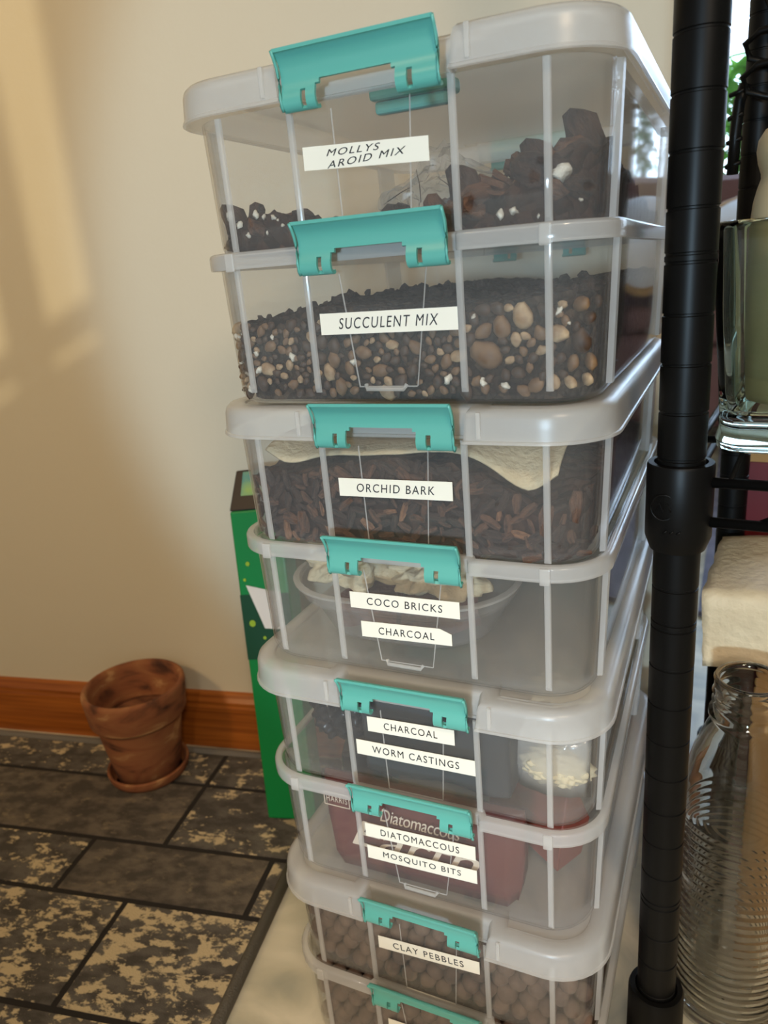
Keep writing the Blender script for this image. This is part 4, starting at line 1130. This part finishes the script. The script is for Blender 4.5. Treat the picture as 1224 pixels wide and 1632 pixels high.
tag(o, 'cream packing foam sheet bent over the cardboard carton under the shelf', 'packing foam')

red = thing('red_carton', 'dark red carton behind the shelving post under the wire shelf', 'carton', (17.4, 41.0, 0), SY)
bm = bmesh.new(); box(bm, 0, 30, 0, 14, 0, 40.5); obj('carton_body', bm, M['red'], red, bevel=.3)
bm = bmesh.new(); box(bm, 1.3, 29.5, -.12, 13, 40.5, 41.3); obj('cardboard_edge', bm, M['cardboard'], red)

# ------------------------------------------------------------------ the room beyond: sofa, cushion, plants, rug
fr = bmesh.new(); box(fr, 14, 250, 90, 300, .02, 1.0)
o = obj('far_rug', fr, M['far_rug']); tag(o, 'lavender grey carpet on the floor of the room beyond the shelving', 'carpet')
sofa = thing('sofa', 'brown velour sofa below the far window', 'sofa', (60, 200, 1.0))
bm = bmesh.new(); box(bm, -85, 120, 0, 62, 8, 33)
obj('seat_base', bm, M['sofa'], sofa, bevel=5, bseg=4)
for k in range(3):
    bm = bmesh.new(); box(bm, -83 + k * 67, -17 + k * 67, -3, 45, 33, 43); obj('seat_cushion', bm, M['sofa'], sofa, bevel=4, bseg=4)
bm = bmesh.new(); lo = []
for z, y0, y1 in ((40, 46, 70), (60, 46, 71), (74, 48, 71), (80, 52, 69), (82, 57, 64)):
    lo.append([(x, yy, z) for x, yy in ((-85, y0), (120, y0), (120, y1), (-85, y1))])
loft(bm, lo, True, True); obj('sofa_back', bm, M['sofa'], sofa, bevel=3, bseg=4)
for x in (-98, 118):
    bm = bmesh.new(); box(bm, x, x + 16, -2, 68, 8, 62); obj('sofa_arm', bm, M['sofa'], sofa, bevel=5, bseg=4)
bm = bmesh.new()
for x in (-80, 114):
    for y in (5, 56): box(bm, x - 3, x + 3, y - 3, y + 3, 0, 9)
obj('sofa_feet', bm, M['black'], sofa)
cu = thing('round_cushion', 'round white plush cushion with tan edging on the sofa', 'cushion', (30, 219, 61.5), rot=Euler((.50, .10, 0)))
bm = bmesh.new(); lathe(bm, [(.2, -6), (14, -5.4), (24, -3), (27.5, 0), (24, 3), (14, 5.4), (.2, 6)], 48, cap0=True, cap1=True); obj('cushion_body', bm, M['white_fur'], cu, smooth=True)
bm = bmesh.new(); tube(bm, [(27.6 * math.cos(a * math.pi / 24), 27.6 * math.sin(a * math.pi / 24), 0) for a in range(49)], 1.3, 8, cap=False); obj('piping', bm, M['piping'], cu, smooth=True)

def foliage(seed, n, w, h, L):
    r_ = random.Random(seed); bm = bmesh.new()
    for k in range(n):
        p = Vector((max(-1.6, min(1.6, r_.gauss(0, 1))) * w, max(-1.6, min(1.6, r_.gauss(0, 1))) * w * .6, r_.random() ** .8 * h)); a = r_.random() * 6.28; e = r_.uniform(-.7, .5)
        d = Vector((math.cos(a) * math.cos(e), math.sin(a) * math.cos(e), math.sin(e))); sd = d.cross(Vector((0, 0, 1))).normalized(); up_ = sd.cross(d); l = L * r_.uniform(.6, 1.3)
        pr_ = []
        for t_, ww in ((0, .04), (.3, .2), (.6, .22), (.85, .12), (1, .01)):
            c = p + d * l * t_ - Vector((0, 0, 1)) * l * .3 * t_ * t_
            pr_.append([tuple(c - sd * ww * l), tuple(c + up_ * .05 * l), tuple(c + sd * ww * l)])
        loft(bm, pr_, closed=False)
    return bm
PL = [('leafy shrub outside the far window, seen beside the front post', 10, 375, 0, 62, 9, 84, 12, 'leaf', 'shrub'), ('taller dark leafy shrub outside the far window, right of the first', 58, 375, 0, 66, 8, 80, 12, 'leaf_d', 'shrub'),
      ('broad shrub outside the middle of the far window', 106, 375, 0, 66, 8, 72, 12, 'leaf_d', 'shrub'), ('pale green shrub outside the right end of the far window', 156, 375, 0, 66, 8, 66, 12, 'leaf', 'shrub')]
for k, (lab, x, y, z, zc, w, h, L, mt_, cat) in enumerate(PL):
    t_ = thing('garden_shrub', lab, cat, (x, y, -5), group='shrubs outside the far window')
    bm = foliage(50 + k, 260, w, h, L)
    for v in bm.verts: v.co.z += zc
    obj('leaves', bm, M[mt_], t_)
    bm = bmesh.new()
    for q in range(4): tube(bm, [(q * 1.2 - 2, 0, 0), (q * 2 - 3, q - 2, zc * .6), ((q - 1.5) * w * .5, (q - 1.5) * 3, zc + h * .6)], [1.2, .9, .3], 7)
    obj('stems', bm, M['bark2'], t_, smooth=True)
bm = bmesh.new(); box(bm, -100, 400, 330, 600, -12, -6)
tag(obj('ground', bm, principled('garden_grass', lin(110, 140, 80), .9, var=lin(80, 110, 60), scale=6)), kind='structure')
